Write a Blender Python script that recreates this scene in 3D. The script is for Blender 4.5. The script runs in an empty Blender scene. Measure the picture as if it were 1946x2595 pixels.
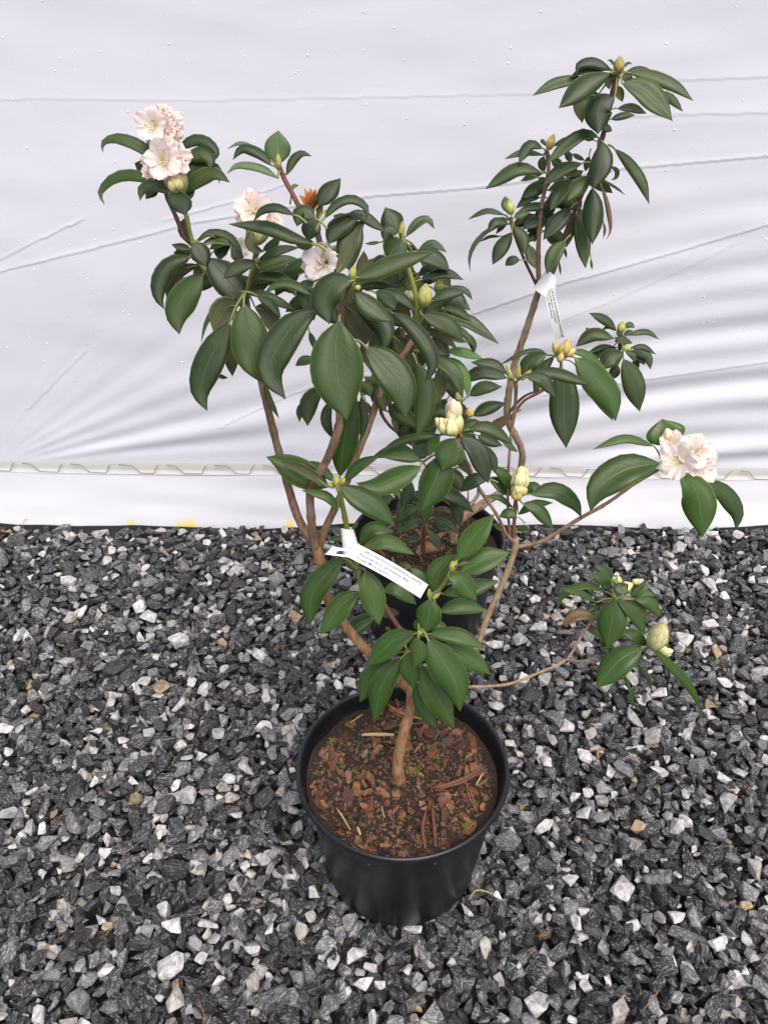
import bpy, bmesh, math, random
import numpy as np
from mathutils import Vector, Matrix, noise

random.seed(11)
rng = np.random.default_rng(11)
scene = bpy.context.scene
COL = scene.collection
R = math.radians

# ------------------------------------------------------------------ camera
CAM = Vector((0, 0, 1.10)); PITCH = R(35.5); FPX = 2050.0
cd = bpy.data.cameras.new('camera'); cam = bpy.data.objects.new('camera', cd); COL.objects.link(cam)
cam.location = CAM; cam.rotation_euler = (R(90) - PITCH, 0, 0)
cd.sensor_width = 36; cd.lens = FPX / 2595 * 36; cd.clip_start = 0.02; cd.clip_end = 500
scene.camera = cam
# ------------------------------------------------------------------ world / sun (overcast)
world = bpy.data.worlds.new('World'); scene.world = world; world.use_nodes = True
wn = world.node_tree; bg = wn.nodes['Background']
sky = wn.nodes.new('ShaderNodeTexSky'); sky.sky_type = 'NISHITA'; sky.sun_disc = False
SUN_EL, SUN_AZ = R(58), R(160)
sky.sun_elevation = SUN_EL; sky.sun_rotation = SUN_AZ
sky.air_density = 0.8; sky.dust_density = 5.0; sky.ozone_density = 0.6
wn.links.new(sky.outputs[0], bg.inputs[0]); bg.inputs[1].default_value = 0.15
sd = bpy.data.lights.new('sun', 'SUN'); sun = bpy.data.objects.new('sun', sd); COL.objects.link(sun)
sd.energy = 1.5; sd.angle = R(45); sd.color = (1.0, 0.955, 0.90)
sdir = Vector((math.sin(SUN_AZ) * math.cos(SUN_EL), math.cos(SUN_AZ) * math.cos(SUN_EL), math.sin(SUN_EL)))
sun.rotation_euler = sdir.to_track_quat('Z', 'Y').to_euler(); sun.location = (0, -2, 4)
vs = scene.view_settings
vs.view_transform = 'Standard'; vs.look = 'None'; vs.gamma = 1; vs.use_curve_mapping = False
vs.exposure = 0.38

# ------------------------------------------------------------------ geometry helpers
FWD = Vector((0, math.cos(PITCH), -math.sin(PITCH))); UPV = Vector((0, math.sin(PITCH), math.cos(PITCH)))
UP = Vector((0, 0, 1))
def at(px, py, Y):
    """point of the scene seen at photograph pixel px,py that stands Y metres in front of the camera"""
    d = FWD + Vector((1, 0, 0)) * ((px - 973) / FPX) - UPV * ((py - 1297.5) / FPX)
    return CAM + d * (Y / d.y)
def on_ground(px, py, z=0.0):
    d = FWD + Vector((1, 0, 0)) * ((px - 973) / FPX) - UPV * ((py - 1297.5) / FPX)
    return CAM + d * ((z - CAM.z) / d.z)
FR = {'A': (200, 200, .36166), 'B': (600, 400, .36166), 'C': (450, 700, .36166), 'D': (1150, 100, .39180),
      'E': (900, 650, .36166), 'F': (650, 1050, .42194), 'G': (1150, 750, .45208), 'H': (1100, 1250, .45208),
      'I': (700, 1650, .39180), 'S': (850, 1180, .30139), 'P': (0, 0, 1.0), 'W': (0, 750, .54250)}
def fp(f, x, y):
    a = FR[f]; return a[0] + x * a[2], a[1] + y * a[2]
def depth(p): return (p - CAM).dot(FWD)

def crom(P, n):
    """Catmull-Rom through the points P, n samples evenly by chord"""
    P = [Vector(p) for p in P]
    if len(P) == 2:
        return [P[0].lerp(P[1], i / (n - 1)) for i in range(n)]
    Q = [P[0] * 2 - P[1]] + P + [P[-1] * 2 - P[-2]]
    L = [0]
    for a, b in zip(P, P[1:]): L.append(L[-1] + max((b - a).length, 1e-6))
    out = []
    for i in range(n):
        d = L[-1] * i / (n - 1); k = 0
        while k < len(P) - 2 and d > L[k + 1]: k += 1
        t = (d - L[k]) / (L[k + 1] - L[k])
        p0, p1, p2, p3 = Q[k:k + 4]
        out.append(0.5 * ((2 * p1) + (p2 - p0) * t + (2 * p0 - 5 * p1 + 4 * p2 - p3) * t * t + (3 * p1 - p0 - 3 * p2 + p3) * t ** 3))
    return out

class MB:
    def __init__(s): s.v = []; s.f = []; s.m = []; s.uv = []
    def vert(s, p): s.v.append(tuple(p)); return len(s.v) - 1
    def face(s, idx, mat=0, uv=None):
        s.f.append(tuple(idx)); s.m.append(mat); s.uv.append(uv if uv else [(0.5, 0.5)] * len(idx))
    def grid(s, rows, mat=0, close=False, uvs=None, flip=False):
        ids = [[s.vert(p) for p in r] for r in rows]
        n = len(ids[0])
        for i in range(len(ids) - 1):
            for j in range(n if close else n - 1):
                j2 = (j + 1) % n
                q = [ids[i][j], ids[i][j2], ids[i + 1][j2], ids[i + 1][j]]
                if uvs: u = [uvs[i][j], uvs[i][j2], uvs[i + 1][j2], uvs[i + 1][j]]
                else:
                    u = [(j / n, i / (len(ids) - 1)), ((j + 1) / n, i / (len(ids) - 1)), ((j + 1) / n, (i + 1) / (len(ids) - 1)), (j / n, (i + 1) / (len(ids) - 1))]
                if flip: q = q[::-1]; u = u[::-1]
                s.face(q, mat, u)
        return ids
    def tube(s, P, rad, sides=6, mat=0, cap=True, rough=0.0):
        P = [Vector(p) for p in P]; n = len(P)
        t = [(P[min(i + 1, n - 1)] - P[max(i - 1, 0)]).normalized() for i in range(n)]
        a = t[0].orthogonal().normalized(); rows = []
        for i in range(n):
            a = (a - t[i] * a.dot(t[i]))
            a = a.normalized() if a.length > 1e-6 else t[i].orthogonal().normalized()
            b = t[i].cross(a); r = rad[i] if hasattr(rad, '__len__') else rad
            row = []
            for k in range(sides):
                an = 2 * math.pi * k / sides
                rr = r * (1 + (random.uniform(-rough, rough) if rough else 0))
                row.append(P[i] + (a * math.cos(an) + b * math.sin(an)) * rr)
            rows.append(row)
        ids = s.grid(rows, mat, close=True)
        if cap:
            s.face(ids[0][::-1], mat); s.face(ids[-1], mat)
    def build(s, name, mats, parent=None, smooth=True, origin=None):
        me = bpy.data.meshes.new(name)
        o = Vector(origin) if origin is not None else Vector((0, 0, 0))
        me.from_pydata([tuple(Vector(v) - o) for v in s.v], [], s.f)
        if not isinstance(mats, (list, tuple)): mats = [mats]
        for m in mats: me.materials.append(m)
        me.polygons.foreach_set('material_index', s.m)
        if smooth: me.polygons.foreach_set('use_smooth', [True] * len(s.f))
        ul = me.uv_layers.new(name='UVMap')
        flat = [c for u in s.uv for p in u for c in p]
        ul.data.foreach_set('uv', flat)
        ob = bpy.data.objects.new(name, me); COL.objects.link(ob); ob.location = o
        if parent: set_parent(ob, parent)
        return ob
def set_parent(o, p):
    o.parent = p
    w = Vector((0, 0, 0)); q = p
    while q: w += q.location; q = q.parent
    o.location = o.location - w
def empty(name, loc):
    o = bpy.data.objects.new(name, None); COL.objects.link(o); o.location = loc; o.empty_display_size = .05
    return o
def tag(o, label=None, cat=None, group=None, kind=None):
    if label: o['label'] = label
    if cat: o['category'] = cat
    if group: o['group'] = group
    if kind: o['kind'] = kind
    return o

# ------------------------------------------------------------------ material helpers
class NT:
    def __init__(s, name):
        s.m = bpy.data.materials.new(name); s.m.use_nodes = True; s.t = s.m.node_tree
        s.b = s.t.nodes['Principled BSDF']; s.out = s.t.nodes['Material Output']
    def n(s, typ, **kw):
        x = s.t.nodes.new('ShaderNode' + typ)
        for k, v in kw.items(): setattr(x, k, v)
        return x
    def l(s, a, b): s.t.links.new(a, b)
    def set(s, **kw):
        for k, v in kw.items(): s.b.inputs[k.replace('_', ' ')].default_value = v
    def math(s, op, a, b=None, c=None):
        x = s.n('Math', operation=op)
        for i, v in enumerate((a, b, c)):
            if v is None: continue
            if hasattr(v, 'is_linked') or hasattr(v, 'links'): s.l(v, x.inputs[i])
            else: x.inputs[i].default_value = v
        return x.outputs[0]
    def mix(s, f, a, b, typ='MIX'):
        x = s.n('Mix', data_type='RGBA', blend_type=typ)
        for i, v in ((0, f), (6, a), (7, b)):
            if hasattr(v, 'links'): s.l(v, x.inputs[i])
            else: x.inputs[i].default_value = v if i == 0 else (*v[:3], 1)
        return x.outputs[2]
    def noise(s, scale, detail=4, rough=.55, vec=None, dist=0):
        x = s.n('TexNoise'); x.inputs['Scale'].default_value = scale; x.inputs['Detail'].default_value = detail
        x.inputs['Roughness'].default_value = rough; x.inputs['Distortion'].default_value = dist
        if vec is not None: s.l(vec, x.inputs['Vector'])
        return x.outputs[0]
    def ramp(s, f, *stops):
        x = s.n('ValToRGB'); e = x.color_ramp.elements
        while len(e) < len(stops): e.new(0.5)
        for el, (p, c) in zip(e, stops):
            el.position = p; el.color = (*c, 1) if hasattr(c, '__len__') else (c, c, c, 1)
        s.l(f, x.inputs[0]); return x.outputs[0]
    def bump(s, h, strength=.3, dist=.001, normal=None):
        x = s.n('Bump'); x.inputs['Strength'].default_value = strength; x.inputs['Distance'].default_value = dist
        s.l(h, x.inputs['Height'])
        if normal is not None: s.l(normal, x.inputs['Normal'])
        return x.outputs[0]
    def col(s, c): s.l(c, s.b.inputs['Base Color'])
    def coord(s, which='Object'): return s.n('TexCoord').outputs[which]
    def uvxy(s):
        x = s.n('SeparateXYZ'); s.l(s.coord('UV'), x.inputs[0]); return x.outputs[0], x.outputs[1]

def leaf_mat(name, c1, c2, rib, edge, rough=.36):
    N = NT(name); u, v = N.uvxy()
    rnd = N.n('ObjectInfo').outputs['Random']
    base = N.mix(rnd, c1, c2)
    nz = N.noise(55, 4, .6, N.coord())
    base = N.mix(N.math('MULTIPLY', nz, .55), base, tuple(x * .62 for x in c1))
    blot = N.ramp(N.noise(18, 3, .6, N.coord()), (.56, 0.), (.72, 1.))
    base = N.mix(N.math('MULTIPLY', blot, .22), base, tuple(min(1, a * 1.5 + .01) for a in c2))
    d = N.math('ABSOLUTE', N.math('SUBTRACT', u, .5))
    ribm = N.math('SUBTRACT', 1.0, N.math('SMOOTH_MIN', N.math('MULTIPLY', d, 52.), 1.0, .3))
    ribm = N.math('MULTIPLY', ribm, N.math('SUBTRACT', 1.08, N.math('MULTIPLY', v, .62)))
    # side veins sweep forward from the midrib
    ph = N.math('ADD', N.math('MULTIPLY', v, 62.), N.math('MULTIPLY', d, -46.))
    ph = N.math('ADD', ph, N.math('MULTIPLY', N.noise(7, 2, .5, N.coord('UV')), 5.))
    vein = N.math('POWER', N.math('ABSOLUTE', N.math('SINE', N.math('MULTIPLY', ph, .5))), 14.)
    base = N.mix(N.math('MULTIPLY', vein, .02), base, rib)
    age = N.ramp(rnd, (.55, 0.), (.95, 1.))
    yl = N.math('MULTIPLY', N.ramp(N.math('ADD', d, N.math('MULTIPLY', N.noise(40, 3, .6, N.coord()), .16)), (.47, 0.), (.60, 1.)), age)
    base = N.mix(N.math('MULTIPLY', yl, .5), base, edge)
    spt = N.math('MULTIPLY', N.ramp(N.noise(120, 2, .5, N.coord()), (.70, 0.), (.74, 1.)), .65)
    base = N.mix(spt, base, (.085, .06, .03))
    em = N.math('GREATER_THAN', d, .474)
    base = N.mix(N.math('MULTIPLY', em, .55), base, edge)
    base = N.mix(N.math('MAXIMUM', N.math('MULTIPLY', ribm, .72), 0.), base, rib)
    N.col(base)
    h = N.math('ADD', N.math('MULTIPLY', vein, -.13), N.math('MULTIPLY', nz, .5))
    h = N.math('ADD', h, N.math('MULTIPLY', ribm, -.8))
    N.l(N.bump(h, .5, .0008), N.b.inputs['Normal'])
    rr = N.math('ADD', rough - .06, N.math('MULTIPLY', nz, .2)); N.l(rr, N.b.inputs['Roughness'])
    N.set(Specular_IOR_Level=.36, Coat_Weight=.0, Coat_Roughness=.3)
    return N.m
M = {}
M['leaf'] = leaf_mat('leaf_top', (.013, .030, .008), (.040, .082, .012), (.12, .17, .05), (.13, .17, .04), .36)
M['leaf_fresh'] = leaf_mat('this_year_leaf_top', (.024, .058, .009), (.046, .104, .014), (.15, .22, .06), (.15, .21, .05), .34)
M['leaf_under'] = leaf_mat('leaf_underside', (.060, .072, .030), (.085, .098, .040), (.16, .18, .07), (.12, .13, .05), .6)
M['leaf_young'] = leaf_mat('young_leaf_top', (.07, .18, .022), (.09, .21, .03), (.30, .40, .13), (.25, .35, .10))
M['leaf_bronze'] = leaf_mat('bronze_leaf_top', (.11, .075, .03), (.15, .09, .04), (.25, .24, .09), (.2, .08, .04))
M['leaf_pale'] = leaf_mat('fresh_leaf_top', (.085, .145, .058), (.10, .16, .065), (.30, .36, .14), (.22, .28, .10), .42)

def simple(name, c, rough=.5, nscale=60, var=.35, bumps=.3, bd=.001, **kw):
    N = NT(name); nz = N.noise(nscale, 5, .6, N.coord())
    N.col(N.mix(nz, tuple(x * (1 - var) for x in c), tuple(min(1, x * (1 + var)) for x in c)))
    N.set(Roughness=rough, **kw)
    if bumps: N.l(N.bump(nz, bumps, bd), N.b.inputs['Normal'])
    return N
def bark_mat(name, c1, c2, c3):
    N = NT(name); mp = N.n('Mapping'); N.l(N.coord(), mp.inputs[0]); mp.inputs['Scale'].default_value = (1, 1, .22)
    a = N.noise(260, 5, .65, mp.outputs[0]); b = N.noise(40, 3, .5, N.coord())
    c = N.mix(N.ramp(a, (.35, 0.), (.65, 1.)), c1, c2)
    N.col(N.mix(N.ramp(b, (.5, 0.), (.68, .7)), c, c3))
    N.set(Roughness=.75); N.l(N.bump(a, .7, .0015), N.b.inputs['Normal'])
    return N.m
M['bark'] = bark_mat('brown_bark', (.11, .064, .038), (.29, .175, .105), (.34, .24, .16))
M['bark_grey'] = bark_mat('grey_tan_bark', (.15, .095, .055), (.42, .295, .19), (.27, .22, .12))
M['bark_red'] = bark_mat('red_young_bark', (.10, .032, .028), (.18, .075, .052), (.17, .10, .05))
M['bark_orange'] = bark_mat('orange_trunk_bark', (.16, .075, .035), (.40, .215, .11), (.27, .20, .08))
M['stem_green'] = simple('green_stem', (.19, .23, .045), .45, 80, .3).m
M['petiole'] = simple('petiole', (.20, .235, .06), .45, 90, .25).m

def scale_mat(name, base, tip, patch):
    N = NT(name); u, v = N.uvxy()
    c = N.mix(N.ramp(v, (.25, 0.), (.95, 1.)), base, tip)
    nz = N.noise(220, 4, .6, N.coord())
    c = N.mix(N.ramp(nz, (.5, 0.), (.72, .8)), c, patch)
    N.col(c); N.set(Roughness=.5); N.l(N.bump(nz, .3, .0006), N.b.inputs['Normal'])
    N.b.inputs['Subsurface Weight'].default_value = .15; N.b.inputs['Subsurface Radius'].default_value = (.004, .003, .001)
    return N.m
M['scale_green'] = scale_mat('green_bud_scale', (.34, .38, .10), (.62, .62, .20), (.40, .24, .07))
M['scale_gold'] = scale_mat('golden_bud_scale', (.55, .42, .13), (.72, .64, .22), (.52, .24, .09))
M['bud_cream'] = scale_mat('cream_flower_bud', (.42, .47, .14), (.80, .74, .42), (.66, .62, .28))
M['bud_pink'] = scale_mat('blush_flower_bud', (.60, .58, .24), (.88, .72, .56), (.84, .66, .50))
M['scale_orange'] = scale_mat('orange_dry_scale', (.34, .12, .035), (.54, .22, .075), (.24, .085, .03))
M['scale_brown'] = scale_mat('brown_green_bud_scale', (.30, .20, .07), (.48, .46, .15), (.26, .12, .05))
M['calyx'] = scale_mat('green_calyx', (.26, .30, .09), (.52, .42, .22), (.48, .33, .16))

N = NT('petal'); u, v = N.uvxy()
rnd = N.n('ObjectInfo').outputs['Random']
c = N.mix(N.ramp(v, (.05, 0.), (.45, 1.)), (.80, .78, .42), (.90, .87, .84))
pk = N.math('MULTIPLY', N.ramp(v, (.35, 0.), (1., 1.)), N.math('MULTIPLY', rnd, .40))
c = N.mix(pk, c, (.92, .62, .58))
vn = N.noise(9, 3, .5, N.coord('UV'))
c = N.mix(N.math('MULTIPLY', N.ramp(N.noise(160, 3, .6, N.coord()), (.55, 0.), (.75, 1.)), .18), c, (.90, .70, .66))
PINK = N.n('Attribute', attribute_name='blush', attribute_type='OBJECT').outputs['Fac']
c = N.mix(N.math('MULTIPLY', PINK, .55), c, (.93, .66, .56))
N.col(c); N.set(Roughness=.5)
N.l(N.bump(N.noise(180, 3, .6, N.coord()), .25, .001), N.b.inputs['Normal'])
tr = N.n('BsdfTranslucent'); N.l(c, tr.inputs[0]); mx = N.n('MixShader'); mx.inputs[0].default_value = .34
N.l(N.b.outputs[0], mx.inputs[1]); N.l(tr.outputs[0], mx.inputs[2]); N.l(mx.outputs[0], N.out.inputs[0])
M['petal'] = N.m
M['filament'] = simple('stamen_filament', (.86, .80, .74), .5, 50, .05, 0).m
M['anther'] = simple('pink_anther', (.62, .30, .27), .6, 300, .4, 0).m
M['fleck'] = simple('yellow_petal_fleck', (.70, .47, .10), .6, 300, .3, 0).m

# black nursery-pot plastic
N = NT('black_pot_plastic'); nz = N.noise(30, 5, .6, N.coord()); n2 = N.noise(700, 2, .6, N.coord())
N.col(N.mix(N.ramp(nz, (.45, 0.), (.75, 1.)), (.007, .0085, .011), (.014, .016, .020)))
N.l(N.math('ADD', .24, N.math('MULTIPLY', nz, .24)), N.b.inputs['Roughness'])
N.l(N.bump(n2, .12, .0008), N.b.inputs['Normal']); M['pot'] = N.m
# soil and bark
N = simple('dark_soil', (.022, .013, .008), .9, 170, .6, 1., .004); M['soil'] = N.m
N = NT('bark_chip'); rnd = N.n('ObjectInfo').outputs['Random']
c = N.ramp(rnd, (0., (.03, .014, .009)), (.3, (.10, .038, .02)), (.5, (.23, .085, .036)), (.72, (.17, .09, .05)), (.86, (.34, .15, .065)), (1., (.20, .16, .08)))
mp = N.n('Mapping'); N.l(N.coord(), mp.inputs[0]); mp.inputs['Scale'].default_value = (1, .25, 1)
nz = N.noise(330, 5, .65, mp.outputs[0]); n2 = N.noise(90, 3, .6, N.coord())
c = N.mix(N.ramp(nz, (.3, .75), (.62, 0.)), c, (.022, .012, .008))
c = N.mix(N.ramp(n2, (.62, 0.), (.78, .5)), c, (.20, .15, .10))
N.col(c); N.set(Roughness=.8); N.l(N.bump(nz, .8, .0015), N.b.inputs['Normal']); M['chip'] = N.m
N = NT('bark_fines'); at_ = N.n('Attribute', attribute_name='tint'); nz = N.noise(400, 4, .6, N.coord())
N.col(N.mix(N.math('MULTIPLY', nz, .8), at_.outputs[0], (.02, .012, .008))); N.set(Roughness=.85)
N.l(N.bump(nz, .6, .001), N.b.inputs['Normal']); M['fines'] = N.m
M['prill'] = simple('green_fertiliser_prill', (.012, .16, .095), .35, 200, .2, 0).m
M['moss'] = simple('moss', (.12, .13, .025), .95, 300, .5, 1., .003).m
M['needle'] = simple('dry_pine_needle', (.26, .13, .05), .7, 90, .35, .2).m
M['straw'] = simple('pale_straw', (.42, .30, .13), .7, 90, .3, .2).m
M['deadleaf'] = simple('dry_curled_leaf', (.13, .05, .033), .6, 90, .4, .4).m
# crushed stone
def stone_mat():
    N = NT('crushed_stone'); a = N.n('Attribute', attribute_name='tint'); lo = N.n('Attribute', attribute_name='lpos')
    fl = N.n('Attribute', attribute_name='fleck')
    mp = N.n('Mapping'); N.l(lo.outputs['Vector'], mp.inputs[0]); mp.inputs['Scale'].default_value = (.33, 1, 1.3)
    s1 = N.noise(430, 5, .75, mp.outputs[0]); s2 = N.noise(120, 4, .65, lo.outputs['Vector']); s3 = N.noise(70, 3, .55, lo.outputs['Vector'])
    dk = N.mix(N.ramp(s2, (.3, 0.), (.68, 1.)), (.42, .42, .43), (1.28, 1.28, 1.26))
    c = N.mix(1.0, a.outputs[0], dk, 'MULTIPLY')
    sp = N.math('MULTIPLY', N.ramp(s1, (.51, 0.), (.62, 1.)), fl.outputs['Fac'])
    c = N.mix(sp, c, (.50, .51, .53))
    c = N.mix(N.math('MULTIPLY', N.ramp(s1, (.30, 1.), (.45, 0.)), .7), c, (.012, .013, .014))
    c = N.mix(N.math('MULTIPLY', N.ramp(s3, (.66, 0.), (.8, 1.)), .10), c, (.30, .17, .06))
    N.col(c)
    N.l(N.math('ADD', .40, N.math('MULTIPLY', s2, .35)), N.b.inputs['Roughness'])
    h = N.math('ADD', N.math('MULTIPLY', s1, .45), s2)
    N.l(N.bump(h, .8, .0022), N.b.inputs['Normal']); N.set(Specular_IOR_Level=.5)
    return N.m
M['stone'] = stone_mat()
N = NT('ground_cloth'); nz = N.noise(300, 4, .6, N.coord())
N.col(N.mix(nz, (.006, .006, .007), (.016, .016, .017))); N.set(Roughness=.8); M['cloth'] = N.m
N = NT('gravel_ground'); vo = N.n('TexVoronoi'); vo.inputs['Scale'].default_value = 45; N.l(N.coord(), vo.inputs['Vector'])
c = N.ramp(N.n('SeparateColor').outputs[0], (0., .02), (1., .2))
sep = N.n('SeparateColor'); N.l(vo.outputs['Color'], sep.inputs[0])
c = N.ramp(sep.outputs[0], (0., .006), (.6, .02), (.85, .06), (1., .16))
N.col(c); N.set(Roughness=.75); N.l(N.bump(vo.outputs['Distance'], 1., .02), N.b.inputs['Normal']); M['ground'] = N.m
# plastic sheets
N = NT('white_plastic_sheet'); nz = N.noise(4, 4, .55, N.coord()); n2 = N.noise(60, 4, .6, N.coord())
mp = N.n('Mapping'); N.l(N.coord(), mp.inputs[0]); mp.inputs['Scale'].default_value = (.5, 1, 2.6); mp.inputs['Rotation'].default_value = (0, R(8), 0)
n3 = N.noise(28, 4, .6, mp.outputs[0])
N.col(N.mix(nz, (.655, .675, .748), (.71, .727, .795)))
N.l(N.math('ADD', .26, N.math('MULTIPLY', nz, .16)), N.b.inputs['Roughness'])
h = N.math('ADD', N.math('MULTIPLY', n2, .05), N.math('MULTIPLY', n3, .5))
N.l(N.bump(h, .16, .004), N.b.inputs['Normal']); M['sheet'] = N.m
N = NT('white_skirt'); nz = N.noise(7, 4, .5, N.coord())
mp = N.n('Mapping'); N.l(N.coord(), mp.inputs[0]); mp.inputs['Scale'].default_value = (3.2, 3.2, 18)
st = N.noise(1.15, 2, .5, mp.outputs[0])
spx = N.n('SeparateXYZ'); N.l(N.coord(), spx.inputs[0])
low = N.ramp(spx.outputs[2], (0.0, 1.), (.022, 0.))
c = N.mix(nz, (.67, .69, .745), (.71, .725, .775))
stm = None
for x0, wd in ((at(472, 1318, 1.49).x, .03), (at(880, 1318, 1.49).x, .022), (at(735, 1318, 1.49).x, .012), (at(330, 1318, 1.49).x, .010)):
    k = N.math('SUBTRACT', 1.0, N.math('MULTIPLY', N.math('ABSOLUTE', N.math('SUBTRACT', spx.outputs[0], x0)), 1 / wd))
    k = N.math('MAXIMUM', k, 0.0); stm = k if stm is None else N.math('MAXIMUM', stm, k)
stm = N.math('MULTIPLY', N.math('MINIMUM', N.math('MULTIPLY', N.math('MULTIPLY', stm, N.math('ADD', st, .2)), 3.), 1.), low)
c = N.mix(stm, c, (.80, .66, .16)); N.col(c); N.set(Roughness=.38)
N.l(N.bump(N.noise(30, 3, .5, N.coord()), .2, .003), N.b.inputs['Normal']); M['skirt'] = N.m
N = NT('channel_metal'); nz = N.noise(30, 3, .5, N.coord())
N.col(N.mix(N.ramp(nz, (.55, 0.), (.7, .45)), (.46, .46, .46), (.50, .43, .26))); N.set(Roughness=.45); M['channel'] = N.m
M['wire'] = simple('grey_spring_wire', (.20, .19, .195), .5, 90, .3, 0).m
N = NT('water_drop'); N.set(Base_Color=(.84, .85, .88, 1), Roughness=.03, IOR=1.33); M['drop'] = N.m
M['tag'] = simple('white_tag_plastic', (.84, .85, .88), .4, 60, .02, .05).m
M['ink'] = simple('black_print', (.03, .03, .035), .5, 60, .1, 0).m

#@@STRUCTURE
# ================================================================== setting
WALLY = 1.52
def wall_xy(px, py, Y=WALLY):
    p = at(px, py, Y); return p.x, p.z
# --- ground: one sheet to the horizon, a dark woven cloth lies under the gravel
g = MB(); S = 80
g.grid([[(-S, -S, -.034), (S, -S, -.034)], [(-S, S, -.034), (S, S, -.034)]])
ground = g.build('ground', M['ground']); tag(ground, kind='structure')

# --- crushed stone
def stone_proto(npts, fine):
    pts = []
    for i in range(npts):
        d = Vector((random.gauss(0, 1), random.gauss(0, 1), random.gauss(0, 1))).normalized()
        k = max(abs(d.x), abs(d.y), abs(d.z)); d = d.lerp(d / k, .55)
        pts.append(d * random.uniform(.78, 1.05))
    bm = bmesh.new()
    for p in pts: bm.verts.new(p)
    r = bmesh.ops.convex_hull(bm, input=bm.verts)
    bmesh.ops.delete(bm, geom=[e for e in r['geom_interior'] if isinstance(e, bmesh.types.BMVert)], context='VERTS')
    if fine:
        bmesh.ops.bevel(bm, geom=list(bm.edges), offset=.06, segments=1, affect='EDGES', profile=.6)
        off = Vector((random.random() * 50, 0, 0))
        for v in bm.verts: v.co *= 1 + .10 * noise.noise(v.co * 2.6 + off)
    bmesh.ops.triangulate(bm, faces=bm.faces)
    bm.verts.index_update()
    V = np.array([v.co[:] for v in bm.verts]); F = np.array([[v.index for v in f.verts] for f in bm.faces])
    bm.free(); V /= np.abs(V).max(axis=0); return V * .5, F
PROTO = [stone_proto(random.randint(11, 15), False) for _ in range(40)]
FINE = [stone_proto(random.randint(10, 14), True) for _ in range(40)]
def stone_colour(top):
    q = random.random()
    if q < .55: b = random.uniform(.006, .034); c = (b * .97, b, b * 1.03); f = random.uniform(.15, .6)
    elif q < .81: b = random.uniform(.07, .20); c = (b * .98, b, b * 1.03); f = random.uniform(.4, .95)
    elif q < .965: b = random.uniform(.36, .70); c = (b, b * .99, b * .98); f = .35
    elif q < .993: b = random.uniform(.30, .48); c = (b, b * .93, b * .84); f = .3
    else: b = random.uniform(.30, .42); c = (b, b * .72, b * .42); f = .3
    return c, f
def rotm(a, b, c):
    return np.array((Matrix.Rotation(a, 3, 'Z') @ Matrix.Rotation(b, 3, 'X') @ Matrix.Rotation(c, 3, 'Y')))
PF, PR = Vector((.024, .672, 0)), Vector((.079, 1.166, 0))
stones = []           # (centre, dims, rot, colour, fleck, fine)
def in_pots(x, y, r=.088):
    return (x - PF.x) ** 2 + (y - PF.y) ** 2 < r * r or (x - PR.x) ** 2 + (y - PR.y) ** 2 < r * r
def layer(classes, z0, zj, tilt, gap):
    """dart throwing, big stones first, so that neighbours touch instead of running into each other"""
    cell = {}; H = .05
    for (n, lo, hi) in classes:
        for _ in range(n):
            px, py = random.uniform(-1.65, 1.65), random.uniform(.03, 1.476)
            if in_pots(px, py): continue
            L = random.uniform(lo, hi); ci, cj = int(px / H + 100), int(py / H + 100); ok = True
            for i in (-1, 0, 1):
                for j in (-1, 0, 1):
                    for (qx, qy, ql) in cell.get((ci + i, cj + j), ()):
                        if (px - qx) ** 2 + (py - qy) ** 2 < (gap * (L + ql)) ** 2: ok = False; break
                    if not ok: break
                if not ok: break
            if not ok: continue
            cell.setdefault((ci, cj), []).append((px, py, L))
            dims = (L * 1.08, L * random.uniform(.58, .92), L * random.uniform(.36, .66))
            z = z0 + random.uniform(-zj, zj) + .12 * (L - .025) + .006 * noise.noise(Vector((px * 4, py * 4, 0)))
            c, f = stone_colour(True)
            stones.append(((px, py, z), dims, rotm(random.uniform(0, 6.28), random.gauss(0, tilt), random.gauss(0, tilt)), c, f))
layer([(700, .033, .042), (4500, .025, .033), (30000, .017, .025), (42000, .010, .017)], .000, .003, .36, .37)
layer([(7000, .024, .034), (30000, .015, .024), (24000, .011, .016)], -.013, .004, .6, .33)
layer([(14000, .026, .036), (26000, .018, .026)], -.025, .003, .6, .30)
def in_view(p):
    q = Vector(p) - CAM; d = q.dot(FWD)
    return abs(q.x / d * FPX) < 960 and abs(q.dot(UPV) / d * FPX) < 1290
def hidden_by_pot(p):
    for P, h in ((PF, .225), (PR, .225)):
        q = CAM + (Vector(p) - CAM) * ((CAM.z - h * .8) / (CAM.z - p[2]))
        if (q.xy - P.xy).length < .145: return True
    return False
order = sorted((i for i, s in enumerate(stones) if s[0][2] > -.005 and in_view(s[0]) and not hidden_by_pot(s[0])),
               key=lambda i: -(stones[i][1][0] * (1 + 8 * (stones[i][0][2] + .006)) / depth(Vector(stones[i][0]))))
single = set(order[:296])
def stone_attr(me, cols, flk, lp):
    a = me.attributes.new('tint', 'FLOAT_COLOR', 'POINT'); a.data.foreach_set('color', np.asarray(cols, np.float32).ravel())
    a = me.attributes.new('fleck', 'FLOAT', 'POINT'); a.data.foreach_set('value', np.asarray(flk, np.float32).ravel())
    a = me.attributes.new('lpos', 'FLOAT_VECTOR', 'POINT'); a.data.foreach_set('vector', np.asarray(lp, np.float32).ravel())
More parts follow.
